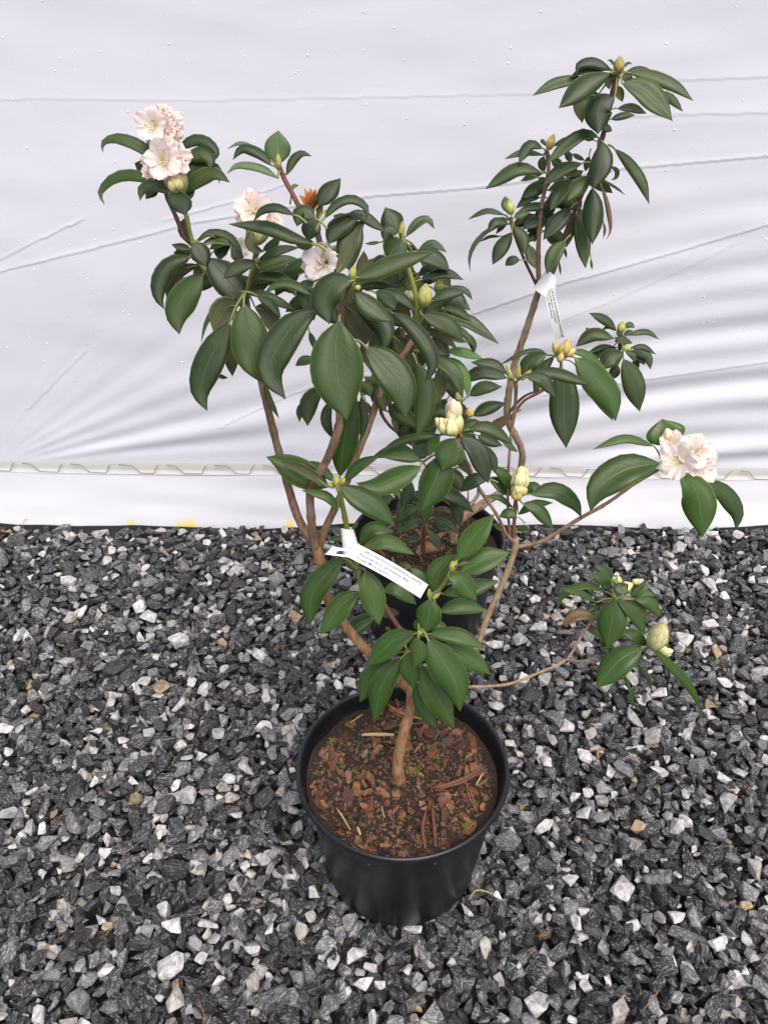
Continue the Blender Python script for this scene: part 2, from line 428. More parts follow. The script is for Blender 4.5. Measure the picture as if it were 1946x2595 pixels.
def np_mesh(name, V, F, mat, smooth=False):
    me = bpy.data.meshes.new(name)
    me.vertices.add(len(V)); me.vertices.foreach_set('co', np.asarray(V, np.float32).ravel())
    F = np.asarray(F, np.int32); k = F.shape[1]
    me.loops.add(F.size); me.loops.foreach_set('vertex_index', F.ravel())
    me.polygons.add(len(F)); me.polygons.foreach_set('loop_start', np.arange(0, F.size, k, dtype=np.int32))
    me.update(calc_edges=True); me.validate()
    me.polygons.foreach_set('use_smooth', [smooth] * len(F))
    me.materials.append(mat); return me
VV, FF, CC, KK, LL = [], [], [], [], []; base = 0
for i, (c, d, rm, colr, fl) in enumerate(stones):
    near = c[2] > -.012 and c[1] < 1.25 and abs(c[0]) < .75
    V, F = (FINE if near else PROTO)[random.randrange(40)]
    loc = V * np.array(d); P = loc @ rm.T; lp = loc + rng.uniform(-5, 5, 3)
    cols = np.tile((*colr, 1.0), (len(V), 1))
    if i in single:
        me = np_mesh('stone', P, F, M['stone']); stone_attr(me, cols, np.full(len(V), fl), lp)
        o = bpy.data.objects.new('stone', me); COL.objects.link(o); o.location = c; o.parent = ground
    else:
        VV.append(P + np.array(c)); FF.append(F + base); base += len(V)
        CC.append(cols); KK.append(np.full(len(V), fl)); LL.append(lp)
me = np_mesh('gravel', np.concatenate(VV), np.concatenate(FF), M['stone'])
stone_attr(me, np.concatenate(CC), np.concatenate(KK), np.concatenate(LL))
gravel = bpy.data.objects.new('gravel', me); COL.objects.link(gravel); gravel.parent = ground; gravel['kind'] = 'stuff'

# --- greenhouse side wall: plastic sheet, spring-wire channel, skirt
wall = empty('greenhouse_wall', (0, WALLY, 0))
tag(wall, 'white plastic sheeting wall of a greenhouse, wrinkled and beaded with rain, behind the pots', 'wall')
def seam_z(x):      # lower edge of the sheet (photo: falls slightly to the right)
    return .137 - .012 * x + .0022 * math.sin(x * 5 + 1)
CRE = [([(-200, 745), (0, 690), (250, 628), (500, 565), (760, 522), (930, 500), (1200, 478), (1560, 432), (1946, 398), (2300, 370)], .0012, .0055),
       ([(1180, 805), (1420, 722), (1700, 645), (1946, 572), (2300, 470)], .0013, .0065),
       ([(1400, 825), (1560, 762), (1700, 700), (1870, 618)], .0006, .005),
       ([(1380, 1005), (1550, 978), (1750, 950), (1946, 922), (2300, 880)], .0011, .0050),
       ([(0, 662), (110, 605), (210, 558)], .0015, .003),
       ([(75, 1038), (150, 960), (218, 892)], .0014, .003),
       ([(560, 1085), (680, 1030), (800, 980)], .0014, .003),
       ([(420, 560), (620, 505), (720, 470)], .0012, .003),
       ([(0, 255), (500, 258), (900, 250), (1350, 240)], .0004, .006),
       ([(1500, 215), (1750, 205), (1946, 198)], .0006, .010), ([(1560, 300), (1750, 292), (1946, 290)], .0006, .012)]
xs = np.concatenate([np.linspace(-2.6, -1.02, 60)[:-1], np.linspace(-1.02, 1.02, 430), np.linspace(1.02, 2.6, 60)[1:]])
ts = np.concatenate([np.linspace(0, 1.0, 440), np.linspace(1.0, 2.1, 40)[1:]])
X, T = np.meshgrid(xs, ts)
Z0 = np.vectorize(seam_z)(xs); Z = Z0[None, :] + T
Dp = np.zeros_like(X)
def vnoise(x, z, sx, sz, seed):
    f = np.vectorize(lambda a, b: noise.noise(Vector((a * sx, b * sz, seed)))); return f(x, z)
# soft sweeping folds: a fan out of the lower left corner, near parallel bands to the right
fx, fz = wall_xy(-40, 1195); dx, dz = X - fx, Z - fz
ang = np.arctan2(dz, np.maximum(dx, 1e-3)); rad = np.hypot(dx, dz)
fan = np.sin(ang * 30 + .8 + 1.5 * np.sin(ang * 7)) * .55 + .45 * np.sin(ang * 57 + 2 + 1.2 * rad)
fan *= np.clip(rad / .5, 0, 1) * np.exp(-np.clip(ang - .15, 0, 9) / .38)
wL = np.clip(1 - (X - fx - .55) / .7, 0, 1)
q = Z - .27 * X + .10 * X * X
n1 = vnoise(X, Z, 1.1, 2.2, 3.3); n2 = vnoise(X, Z, .8, 3.0, 9.1)
par = np.sin(q * 52 + 3.2 * n1) * .6 + .5 * np.sin(q * 95 + 1 + 4 * n2)
hfade = np.clip(1.05 - T / (.52 + .22 * np.clip(X, 0, 1)), .06, 1)
Dp += .0052 * (fan * wL + par * (1 - wL) * np.clip(.75 + X * .5, .5, 1.15)) * hfade * np.clip(T / .05, .25, 1)
Dp += .010 * vnoise(X, Z, .9, 2.0, 5.7) * np.clip(T * 3, 0, 1) + .0016 * vnoise(X - Z, Z + .2 * X, 5, 14, 1.7)
for pts, h, w in CRE:
    W = [wall_xy(*p) for p in pts]
    dist = np.full(X.shape, 9.); sgn = np.zeros_like(X)
    for (x1, z1), (x2, z2) in zip(W, W[1:]):
        ex, ez = x2 - x1, z2 - z1; l2 = ex * ex + ez * ez
        t = np.clip(((X - x1) * ex + (Z - z1) * ez) / l2, 0, 1)
        ddx, ddz = X - x1 - t * ex, Z - z1 - t * ez; dd = np.hypot(ddx, ddz)
        m = dd < dist; dist = np.where(m, dd, dist); sgn = np.where(m, np.sign(ex * ddz - ez * ddx), sgn)
    Dp += np.where(sgn > 0, 1, -.35) * h * np.exp(-(dist / w) ** 1.3)      # the upper side laps over a little pleat
lean = np.where(T > 1.0, (T - 1.0) ** 1.5 * .35, 0)
YY = WALLY + .004 + lean - Dp
V = np.stack([X, YY, Z], -1).reshape(-1, 3)
nr, nc = X.shape; I = np.arange(nr * nc).reshape(nr, nc)
F = np.stack([I[:-1, :-1], I[:-1, 1:], I[1:, 1:], I[1:, :-1]], -1).reshape(-1, 4)
me = np_mesh('plastic_sheet', V - np.array((0, WALLY, 0)), F, M['sheet'], True)
sheet = bpy.data.objects.new('plastic_sheet', me); COL.objects.link(sheet); sheet.parent = wall
def sheet_y(x, z):
    i = min(max(int(np.searchsorted(xs, x)), 1), nc - 1); j = min(max(int(np.searchsorted(ts, z - seam_z(x))), 1), nr - 1)
    return YY[j, i]
# rain drops on the sheet
bm = bmesh.new(); bmesh.ops.create_icosphere(bm, subdivisions=1, radius=1.0)
DV = np.array([v.co[:] for v in bm.verts]); DF = np.array([[v.index for v in f.verts] for f in bm.faces]); bm.free()
VV, FF, base = [], [], 0
for k in range(2600):
    x = random.uniform(-1.0, 1.0); z = random.uniform(.16, 1.1)
    if noise.noise(Vector((x * 3, z * 3, 4))) < random.uniform(-.6, .35): continue
    r = .0006 + .0011 * random.random() ** 3
    P = DV * np.array((r, r * .6, r * random.uniform(1.0, 1.35))) + np.array((x, sheet_y(x, z) - r * .15 - WALLY, z))
    VV.append(P); FF.append(DF + base); base += len(DV)
me = np_mesh('rain_drops', np.concatenate(VV), np.concatenate(FF), M['drop'], True)
o = bpy.data.objects.new('rain_drops', me); COL.objects.link(o); o.parent = wall; o['kind'] = 'stuff'
# channel and wire
xx = np.linspace(-2.6, 2.6, 120)
b = MB(); rows = []
for x in xx:
    z = seam_z(x); rows.append([(x, WALLY + .010, z + .012), (x, WALLY + .003, z + .006), (x, WALLY + .004, z - .010), (x, WALLY - .001, z - .018), (x, WALLY - .006, z - .0185)])
b.grid(rows, flip=True); b.build('wire_channel', M['channel'], wall)
per = .106; x = -2.6
k = 0
while x < 2.6:
    b = MB(); j = random.uniform(-.007, .007)
    P = [(x, .006), (x + .022 + j, .004), (x + .040 + j, -.0155), (x + .074, -.0165), (x + .084, .002), (x + .088, .006)]
    b.tube([(px_, WALLY - .0035, seam_z(px_) + pz - .001) for px_, pz in P], .0009, 6)
    b.build('spring_wire', M['wire'], wall); x += per
# skirt board / plastic
b = MB(); rows = []
nxs = 260
for k in range(13):
    t = k / 12; row = []
    for i in range(nxs):
        x = -2.6 + 5.2 * i / (nxs - 1); top = seam_z(x) - .0175
        bot = -.004 + .007 * math.sin(x * 6.1 + .8) + .004 * math.sin(x * 13 + 2)
        z = top + (bot - top) * t
        y = WALLY - .004 - .030 * t ** 1.2 - .003 * noise.noise(Vector((x * 4, z * 30, 2.0))) - .004 * t * noise.noise(Vector((x * 7, 3, 1)))
        row.append((x, y, z))
    rows.append(row)
b.grid(rows); b.build('skirt', M['skirt'], wall)
# woven ground cloth turned up against the skirt
b = MB(); rows = []
for k in range(5):
    row = []
    for i in range(260):
        x = -2.6 + 5.2 * i / 259
        e = .004 + .007 * math.sin(x * 6.1 + .8) + .004 * math.sin(x * 13 + 2) + .003 * noise.noise(Vector((x * 15, 0, 0)))
        P = [(-.0365, e), (-.0385, e - .004), (-.045, -.016), (-.09, -.028), (-.30, -.033)][k]
        row.append((x, WALLY + P[0], P[1]))
    rows.append(row)
b.grid(rows); tag(b.build('ground_cloth', M['cloth']), 'black woven ground cloth edge under the gravel along the greenhouse wall', 'ground cloth', kind='structure')

#@@POTS
# ================================================================== pots
def make_pot(P, label, zbase, seed):
    root = empty('nursery_pot', (P.x, P.y, zbase)); tag(root, label, 'plant pot')
    def lathe(prof, name, segs=96, rib=0.):
        b = MB(); rows = []
        for (r, z) in prof:
            row = []
            for i in range(segs):
                a = 2 * math.pi * i / segs
                rr = r + (rib * (1 if (i % 8) == 0 else 0))
                rr *= 1 + .006 * math.sin(2 * a + seed) + .003 * math.sin(3 * a + seed * 2)
                row.append((P.x + rr * math.cos(a), P.y + rr * math.sin(a), zbase + z))
            rows.append(row)
        b.grid(rows, close=True, flip=True); return b.build(name, M['pot'], root)
    H = .225
    lathe([(.040, .002), (.085, .0), (.0955, .001), (.1020, .006), (.1055, .014), (.1160, .100), (.1270, .192), (.1285, .196), (.1285, .2035)], 'wall', rib=.0005)
    inner = [(.1330, H - .003), (.1315, H - .0075), (.1322, H - .009), (.1296, H - .0135), (.1308, H - .015), (.1285, H - .020), (.1290, H - .0215), (.1272, H - .028), (.1262, H - .050), (.122, H - .075)]
    lathe([(.1285, .2025), (.1325, .2020), (.1342, .2040), (.1348, .2100), (.1352, .2155), (.1375, .2165), (.1386, .2190), (.1384, .2228), (.1365, H), (.1345, H + .0002)] + inner, 'rim')
    return root
pot_f = make_pot(PF, 'large black plastic nursery pot nearest the open gravel, in front of the other pot', -.008, 1.0)
pot_r = make_pot(PR, 'black plastic nursery pot standing behind the front pot by the white skirt', -.008, 2.3)

CHIPS = []
def chip_mesh(i):
    n = random.randint(5, 7); L = random.uniform(.008, .015); Wd = L * random.uniform(.35, .75); th = random.uniform(.0022, .0052)
    ring = [(L * math.cos(a) * random.uniform(.7, 1.1), Wd * math.sin(a) * random.uniform(.7, 1.1)) for a in [2 * math.pi * k / n + random.uniform(-.25, .25) for k in range(n)]]
    b = MB(); tw = random.uniform(-.12, .12)
    top = [b.vert((x, y, th / 2 + tw * x + random.uniform(-.0004, .0004))) for x, y in ring]
    bot = [b.vert((x * .93, y * .93, -th / 2 + tw * x)) for x, y in ring]
    b.face(top); b.face(bot[::-1])
    for k in range(n): b.face((top[k], bot[k], bot[(k + 1) % n], top[(k + 1) % n]))
    o = b.build('bark_chip', M['chip'], smooth=False); me = o.data; bpy.data.objects.remove(o); return me
CHIPS = [chip_mesh(i) for i in range(26)]
def mulch(P, zt, rad, nchip, nfine, label, grp_seed, prills):
    random.seed(grp_seed)
    b = MB(); rows = []
    hz = lambda x, y: zt + .010 * noise.noise(Vector((x * 20, y * 22, grp_seed))) + .003 * noise.noise(Vector((x * 60, y * 60, grp_seed + 3)))
    for k in range(26):
        r = rad * k / 25 + .0005
        rows.append([(P.x + r * math.cos(a), P.y + r * math.sin(a), hz(P.x + r * math.cos(a), P.y + r * math.sin(a)) + (.004 * (k / 25) ** 6)) for a in [2 * math.pi * i / 60 for i in range(60)]])
    b.grid(rows, close=True)
    root = b.build('bark_mulch', M['soil'], origin=(P.x, P.y, zt)); tag(root, label, 'mulch')
    for i in range(nchip):
        r = rad * (.945 * math.sqrt(random.random()) if i % 4 else random.uniform(.84, .925)); a = random.uniform(0, 6.283)
        x, y = P.x + r * math.cos(a), P.y + r * math.sin(a)
        o = bpy.data.objects.new('bark_chip', random.choice(CHIPS)); COL.objects.link(o)
        o.location = (x - P.x, y - P.y, hz(x, y) - zt + random.uniform(.000, .004)); o.parent = root
        sc = random.uniform(.32, 1.2) * (.8 if i % 3 == 0 else 1.0); sc = min(sc, .8) if i % 4 == 0 else sc; o.scale = (sc, sc, sc)
        o.rotation_euler = (random.gauss(0, .5), random.gauss(0, .5), random.uniform(0, 6.28))
    VV, FF, CC, base = [], [], [], 0
    pal = [(.05, .025, .015), (.13, .055, .03), (.20, .085, .045), (.16, .10, .06), (.03, .018, .012), (.26, .15, .085)]
    for i in range(nfine):
        V, F = PROTO[random.randrange(40)]
        r = rad * math.sqrt(random.random()); a = random.uniform(0, 6.283); x, y = P.x + r * math.cos(a), P.y + r * math.sin(a)
        L = random.uniform(.003, .0085); d = np.array((L, L * random.uniform(.4, .8), L * random.uniform(.2, .5)))
        Pt = (V * d) @ rotm(random.uniform(0, 6.28), random.gauss(0, .5), random.gauss(0, .5)).T + np.array((x - P.x, y - P.y, hz(x, y) - zt + .001))
        VV.append(Pt); FF.append(F + base); base += len(V); CC.append(np.tile((*random.choice(pal), 1.), (len(V), 1)))
    me = np_mesh('bark_fines', np.concatenate(VV), np.concatenate(FF), M['fines'])
    c = me.attributes.new('tint', 'FLOAT_COLOR', 'POINT'); c.data.foreach_set('color', np.concatenate(CC).astype(np.float32).ravel())
    o = bpy.data.objects.new('bark_fines', me); COL.objects.link(o); o.parent = root; o['kind'] = 'stuff'
    if prills:
        VV, FF, base = [], [], 0
        for i in range(prills):
            g = random.choice([(-.5, .45), (-.25, .3), (-.55, .15), (.55, .1), (.75, .0), (.3, .45)]) if i < prills * .75 else (random.uniform(-.8, .8), random.uniform(-.7, .6))
            x, y = P.x + rad * (g[0] + random.gauss(0, .14)), P.y + rad * (g[1] + random.gauss(0, .11))
            if (x - P.x) ** 2 + (y - P.y) ** 2 > (rad * .93) ** 2: continue
            rr = random.uniform(.0012, .0018)
            VV.append(DV * rr + np.array((x - P.x, y - P.y, hz(x, y) - zt + .0045))); FF.append(DF + base); base += len(DV)
        o = bpy.data.objects.new('fertiliser_prills', np_mesh('fertiliser_prills', np.concatenate(VV), np.concatenate(FF), M['prill'], True))
        COL.objects.link(o); o.parent = root; o['kind'] = 'stuff'
    return root, hz
ZF = .185
mul_f, hz_f = mulch(PF, ZF, .1265, 292, 3600, 'red-brown bark mulch with green fertiliser beads filling the front pot', 21, 75)
mul_r, hz_r = mulch(PR, ZF, .1265, 150, 1500, 'dark bark mulch filling the pot that stands behind', 22, 25)
random.seed(5)
# needles, curled dead leaves and moss on the mulch
def sliver(name, f, pts, z, r, mat, parent):
    P = crom([on_ground(*fp(f, x, y), z) for x, y in pts], 8)
    P = [p + UP * random.uniform(.0, .0012) for p in P]
    b = MB(); b.tube(P, [r * (.5 + .5 * math.sin(math.pi * (i + .6) / 8.2)) for i in range(8)], 5)
    return b.build(name, mat, parent)
for pts, r, m in [([(1005, 890), (1180, 840), (1355, 745)], .0026, 'deadleaf'), ([(1040, 895), (1200, 850), (1340, 770)], .002, 'deadleaf'),
                  ([(965, 1280), (945, 1150), (970, 1030)], .003, 'deadleaf'), ([(1030, 1270), (1020, 1120), (1005, 1010)], .0028, 'deadleaf'),
                  ([(550, 545), (650, 540), (760, 545)], .0028, 'straw'), ([(390, 1015), (440, 1090), (480, 1160)], .0012, 'straw'),
                  ([(1220, 830), (1250, 950), (1300, 1045)], .0008, 'needle'), ([(1230, 850), (1275, 960), (1290, 1030)], .0008, 'needle'),
                  ([(680, 1000), (700, 1080)], .0009, 'straw'), ([(1290, 870), (1335, 790)], .0013, 'straw'), ([(525, 1140), (545, 1190)], .002, 'straw'),
                  ([(720, 345), (800, 400), (940, 440)], .0022, 'needle'), ([(770, 300), (790, 360)], .003, 'deadleaf'), ([(690, 500), (800, 480), (990, 465)], .0012, 'deadleaf'),
                  ([(1270, 790), (1290, 700)], .0007, 'needle'), ([(480, 465), (560, 410)], .0009, 'straw')]:
    sliver({'deadleaf': 'dry_leaf_sliver', 'needle': 'pine_needle', 'straw': 'straw_sliver'}[m], 'I', pts, ZF + .008, r, M[m], mul_f)
b = MB()
for cx, cy, n, rr in [(890, 760, 26, 50), (1220, 1130, 14, 30), (360, 590, 14, 28), (1180, 1170, 8, 20)]:
    for k in range(n):
        p = on_ground(*fp('I', cx + random.gauss(0, rr * .5), cy + random.gauss(0, rr * .4)), ZF + .004)
        q = p + Vector((random.gauss(0, .002), random.gauss(0, .002), .003)); b.tube([p, (p + q) / 2 + Vector((.0005, 0, .0006)), q], [.0016, .0018, .0008], 5)
b.build('moss', M['moss'], mul_f)['kind'] = 'stuff'

# loose needles and wood bits lying on the gravel: each its own thing
random.seed(17)
def litter(px0, py0, px1, py1, r, m, label, cat):
    p, q = on_ground(px0, py0, .014), on_ground(px1, py1, .014)
    mid = (p + q) / 2 + Vector((random.gauss(0, .004), random.gauss(0, .004), .004)); P = crom([p, mid, q], 7)
    b = MB(); b.tube(P, [r * (.6 + .4 * math.sin(math.pi * i / 6)) for i in range(7)], 5)
    o = b.build({'needle': 'pine_needle', 'straw': 'straw', 'bark': 'bark_sliver'}[cat.split()[-1]], M[m], origin=p); tag(o, label, {'bark': 'bark sliver'}.get(cat, cat), cat + ' litter on the gravel' if cat != 'straw' else None)
for a in [(1368, 2385, 1395, 2358, .0006), (1320, 2440, 1355, 2395, .0006), (1355, 2372, 1400, 2352, .0006), (1628, 2560, 1670, 2510, .0010),
          (1840, 1968, 1905, 2002, .0006), (240, 2022, 272, 2003, .0006), (150, 2375, 172, 2340, .0006), (500, 2525, 520, 2590, .0008),
          (60, 1345, 85, 1312, .0006), (390, 1345, 420, 1372, .0007), (452, 1465, 462, 1432, .0006), (480, 1470, 515, 1510, .0006), (478, 1555, 525, 1598, .0010),
          (700, 1650, 745, 1632, .0006), (1545, 1395, 1558, 1370, .0008), (1775, 1535, 1778, 1490, .0006), (1295, 1915, 1325, 1928, .0006),
          (1365, 1560, 1367, 1530, .0006), (520, 2170, 545, 2160, .0006), (1740, 2410, 1765, 2385, .0007), (1250, 1480, 1275, 1488, .0006)]:
    g0 = on_ground(a[0], a[1])
    lab = 'thin dry brown pine needle on the gravel close to the white skirt' if g0.y > 1.22 else ('thin dry brown pine needle on the gravel right beside the front pot' if (g0.xy - PF.xy).length < .30 else 'thin dry brown pine needle on open gravel away from pots and wall')
    litter(*a, 'needle', lab, 'pine needle')
litter(1188, 2278, 1256, 2268, .0011, 'straw', 'pale straw stalk lying on gravel against the foot of the front pot', 'straw')
for a in [(1515, 1925, 1530, 1898, .0028), (1546, 1372, 1556, 1358, .003), (8, 1342, 30, 1350, .0025), (1550, 1560, 1560, 1548, .0022)]:
    litter(*a, 'needle', 'small reddish brown sliver of bark lying on the gravel', 'bark')
#@@PLANTS
# ================================================================== shrubs
random.seed(3)
shrub_f = empty('rhododendron_shrub', (PF.x, PF.y, ZF))
tag(shrub_f, 'leafy rhododendron with white blossom and long bare stems growing in the front pot', 'shrub')
shrub_r = empty('rhododendron_shrub', (PR.x, PR.y, ZF))
tag(shrub_r, 'tall sparse rhododendron with yellow-green buds and no open blossom in the rear pot', 'shrub')

PROF = [(0, .05), (.05, .28), (.13, .57), (.24, .84), (.36, .965), (.47, 1.0), (.58, .965), (.69, .82), (.79, .61), (.87, .385), (.93, .205), (.97, .09), (1, .015)]
NJ = 6
def leaf(parent, f, pts, w, Y, node=None, o=0, roll=0, under=False, mat='leaf', K=.45, wide=False):
    """pts: midrib from the leaf base to the tip as seen, w: seen width; o: cm nearer (-) or farther (+)"""
    if mat == 'leaf' and f in 'FIGH' and parent is shrub_f: mat = 'leaf_fresh'
    sc = FR[f][2]; px = [fp(f, *p) for p in pts]; Y0 = Y + o * .01 + random.uniform(-.004, .004)
    mpp = depth(at(*px[0], Y0)) / FPX
    side = random.uniform(-.12, .12)
    P = []
    for i, (x, y) in enumerate(px):
        dyy = -K * (y - px[0][1]) * mpp + side * abs(x - px[0][0]) * mpp
        P.append(at(x, y, Y0 + dyy))
    n = len(PROF); cur = crom(P, 41); L = [0]
    for a, b in zip(cur, cur[1:]): L.append(L[-1] + (b - a).length)
    def samp(u):
        d = u * L[-1]; k = 0
        while k < 39 and L[k + 1] < d: k += 1
        return cur[k].lerp(cur[k + 1], min(1, max(0, (d - L[k]) / max(1e-9, L[k + 1] - L[k]))))
    Pm = [samp(u) for u, _ in PROF]
    T = [(Pm[min(i + 1, n - 1)] - Pm[max(i - 1, 0)]).normalized() for i in range(n)]
    prev = None; Ns = []; tw = random.uniform(-.25, .25)
    for i in range(n):
        v = (CAM - Pm[i]).normalized()
        d = (v * .86 - UP * .30) if under else (v * .74 + UP * .56)
        if under: d = -d
        nn = d - T[i] * d.dot(T[i])
        if nn.length < .12 and prev is not None: nn = prev - T[i] * prev.dot(T[i])
        nn.normalize()
        nn = Matrix.Rotation(R(roll) + tw * (PROF[i][0] - .4), 3, T[i]) @ nn
        Ns.append(nn); prev = nn
    m = n // 2; v = (CAM - Pm[m]).normalized(); s = T[m].cross(Ns[m]); sp = s - v * s.dot(v)
    tp = T[m] - v * T[m].dot(v); tp.normalize(); g = (sp - tp * sp.dot(tp)).length
    W = min((1.13 if f in 'ABCP' else .99) * w * sc * mpp / max(g, .35), .74 * L[-1] + .012) if not wide else w * sc * mpp * 1.05 / max(g, .6)
    b = MB(); cv = random.uniform(.10, .20); ph = random.uniform(0, 6.28); top, bot, uvs = [], [], []
    fr = random.uniform(5, 9); wv = random.uniform(.010, .040); fold = max(0., random.uniform(-.10, .16)); dip = random.uniform(-.10, .06)
    for i, (u, pr) in enumerate(PROF):
        s = T[i].cross(Ns[i]); rt, rb, ru = [], [], []
        for j in range(NJ + 1):
            q = 2 * j / NJ - 1; q = math.copysign(abs(q) ** .85, q)
            h = -cv * W * pr * q * q + .030 * W * pr * (1 - math.exp(-(q / .16) ** 2)) + fold * W * pr * abs(q) + dip * W * abs(q) * u * u * pr + wv * W * abs(q) * math.sin(fr * u + ph + (1.3 if q > 0 else 0)) * pr
            p = Pm[i] + s * (q * W * .5 * pr * (1 - .06 * abs(q))) + Ns[i] * h
            rt.append(p); rb.append(p - Ns[i] * .0007); ru.append((.5 + .5 * q, u))
        top.append(rt); bot.append(rb); uvs.append(ru)
    it = b.grid(top, 0, uvs=uvs, flip=False); ib = b.grid(bot, 1, uvs=uvs, flip=True)
    for i in range(n - 1):
        for j, fl in ((0, False), (NJ, True)):
            qd = [it[i][j], it[i + 1][j], ib[i + 1][j], ib[i][j]]; b.face(qd[::-1] if fl else qd, 0, [(0, .5)] * 4)
    # stalk
    r = .00125 if L[-1] > .05 else .0009
    if node is not None: p0 = node
    else: p0 = Pm[0] - T[0] * .012 - UP * .002
    dn = (Pm[0] - p0).length
    if dn > .055: p0 = Pm[0] - (T[0] * .016 + (Pm[0] - p0).normalized() * .014)
    c1 = p0.lerp(Pm[0], .55) + UP * min(.004, dn * .1)
    b.tube(crom([p0, c1, Pm[0] - Ns[0] * .0006, Pm[1] - Ns[1] * .0012, Pm[3] - Ns[3] * .0006], 9), [r * 1.25, r * 1.15, r, r, r * .95, r * .85, r * .75, r * .6, r * .35], 5, 2, cap=False)
    ob = b.build('leaf', [M[mat], M['leaf_under'], M['petiole']], parent, origin=Pm[0])
    if mat == 'leaf_bronze': ob['label'] = 'leaf turned reddish bronze'
    if mat == 'leaf_young': ob['label'] = 'bright green young leaf'
    return ob

def cluster(parent, f, Y, node, leaves):
    nd = at(*fp(f, *node), Y) if node else None
    for lf in leaves:
        pts, w = lf[0], lf[1]; kw = lf[2] if len(lf) > 2 else {}
        pts = [(pts[i], pts[i + 1]) for i in range(0, len(pts), 2)]
        leaf(parent, f, pts, w, Y, nd if not kw.get('free') else None, **{k: v for k, v in kw.items() if k != 'free'})
U = dict(under=True)
def o_(v, **k): return dict(o=v, **k)
def u_(v=2, **k): return dict(o=v, under=True, **k)

F_, R_ = shrub_f, shrub_r
# ---- top-left whorl under the two pink-white trusses
cluster(F_, 'A', .84, (725, 815), [
    ((600, 590, 490, 510, 380, 445, 250, 412, 170, 450, 172, 515), 78, o_(1, free=1)), ((640, 770, 480, 690, 330, 668, 220, 708, 150, 800, 182, 880), 72),
    ((690, 800, 560, 738, 450, 765, 430, 852), 88, o_(-2)), ((625, 805, 710, 860, 740, 950), 150, o_(-3, K=.9)),
    ((740, 800, 830, 700, 950, 655, 1058, 722), 95), ((730, 690, 830, 610, 930, 600), 80, o_(2, free=1)),
    ((740, 560, 850, 515, 915, 560, 915, 640), 105, o_(2, free=1)), ((690, 500, 800, 422, 900, 435, 968, 510, 948, 575), 75, o_(3, free=1)),
    ((500, 650, 395, 590), 85, u_(3, free=1)), ((735, 850, 775, 810, 815, 772), 45), ((560, 770, 500, 800, 470, 842), 55, o_(1)),
    ((800, 640, 900, 600, 975, 625, 985, 735), 45, o_(3, free=1))])
# ---- second left whorl
cluster(F_, 'A', .82, (800, 1185), [
    ((785, 1190, 650, 1158), 50), ((780, 1205, 720, 1240, 700, 1325), 105, u_(1)), ((790, 1240, 640, 1285, 565, 1410, 560, 1530, 602, 1615), 125, o_(-1)),
    ((840, 1300, 720, 1340, 645, 1440, 618, 1560), 80, u_(1)), ((870, 1370, 745, 1500, 685, 1650, 705, 1790), 195, o_(-2, free=1)),
    ((800, 1150, 850, 1215, 890, 1315), 135, o_(-2)), ((900, 1255, 1010, 1360, 1100, 1480, 1165, 1615), 210, o_(-2)),
    ((830, 1130, 920, 1072, 1040, 1092, 1110, 1170, 1160, 1270), 55, o_(1)), ((840, 1135, 900, 1092, 965, 1112), 26),
    ((870, 1150, 960, 1122, 1040, 1132, 1062, 1185), 48, o_(1)), ((920, 1190, 1000, 1142, 1065, 1165), 55, o_(1)),
    ((1060, 1160, 1000, 1195, 985, 1272), 95, o_(2)), ((1070, 1170, 1100, 1220, 1150, 1285), 55, o_(1)),
    ((885, 1310, 850, 1330, 825, 1365), 62, u_(3)), ((880, 1370, 910, 1390, 945, 1425), 60, u_(3))])
cluster(F_, 'A', .78, (1235, 1290), [
    ((1240, 1280, 1120, 1312, 1010, 1398), 95, o_(-2)), ((1215, 1060, 1200, 1130, 1235, 1185, 1300, 1212), 75, u_(-2, free=1)),
    ((1290, 1200, 1360, 1160, 1412, 1095), 62, o_(3)), ((1265, 1275, 1340, 1225, 1440, 1190, 1545, 1180), 58, o_(0)),
    ((1260, 1328, 1340, 1300, 1450, 1270, 1550, 1265), 72, o_(0)), ((1215, 1385, 1350, 1380, 1450, 1412, 1525, 1530), 72),
    ((1190, 1490, 1260, 1462, 1335, 1430), 58, o_(1)), ((1170, 1500, 1300, 1512, 1420, 1572, 1522, 1622), 62),
    ((1210, 1390, 1240, 1420, 1225, 1470), 60, o_(2))])
# bud leaf hanging on the left stem (pale)
cluster(F_, 'A', .83, (810, 1140), [((805, 1130, 740, 1060, 770, 955), 85, u_(1, mat='leaf_pale'))])
# ---- broad drooping leaves, left
cluster(F_, 'C', .75, (478, 110), [
    ((400, 150, 280, 195, 200, 330, 165, 470), 32, o_(2)), ((365, 325, 280, 480, 185, 680, 160, 820, 210, 945), 200, o_(-2)),
    ((465, 195, 500, 400, 530, 600, 585, 745), 255, o_(-3)), ((430, 200, 330, 225, 250, 385), 165, u_(2)),
    ((380, 440, 378, 560, 386, 702), 95, u_(1)), ((545, 215, 640, 260, 672, 410), 125, u_(2)), ((540, 128, 680, 165, 830, 240), 62, o_(1)),
    ((560, 138, 650, 190, 725, 290), 72, o_(0)), ((270, 690, 355, 713), 28, u_(1, free=1)), ((610, 740, 640, 850, 712, 995), 42, o_(2, free=1))])
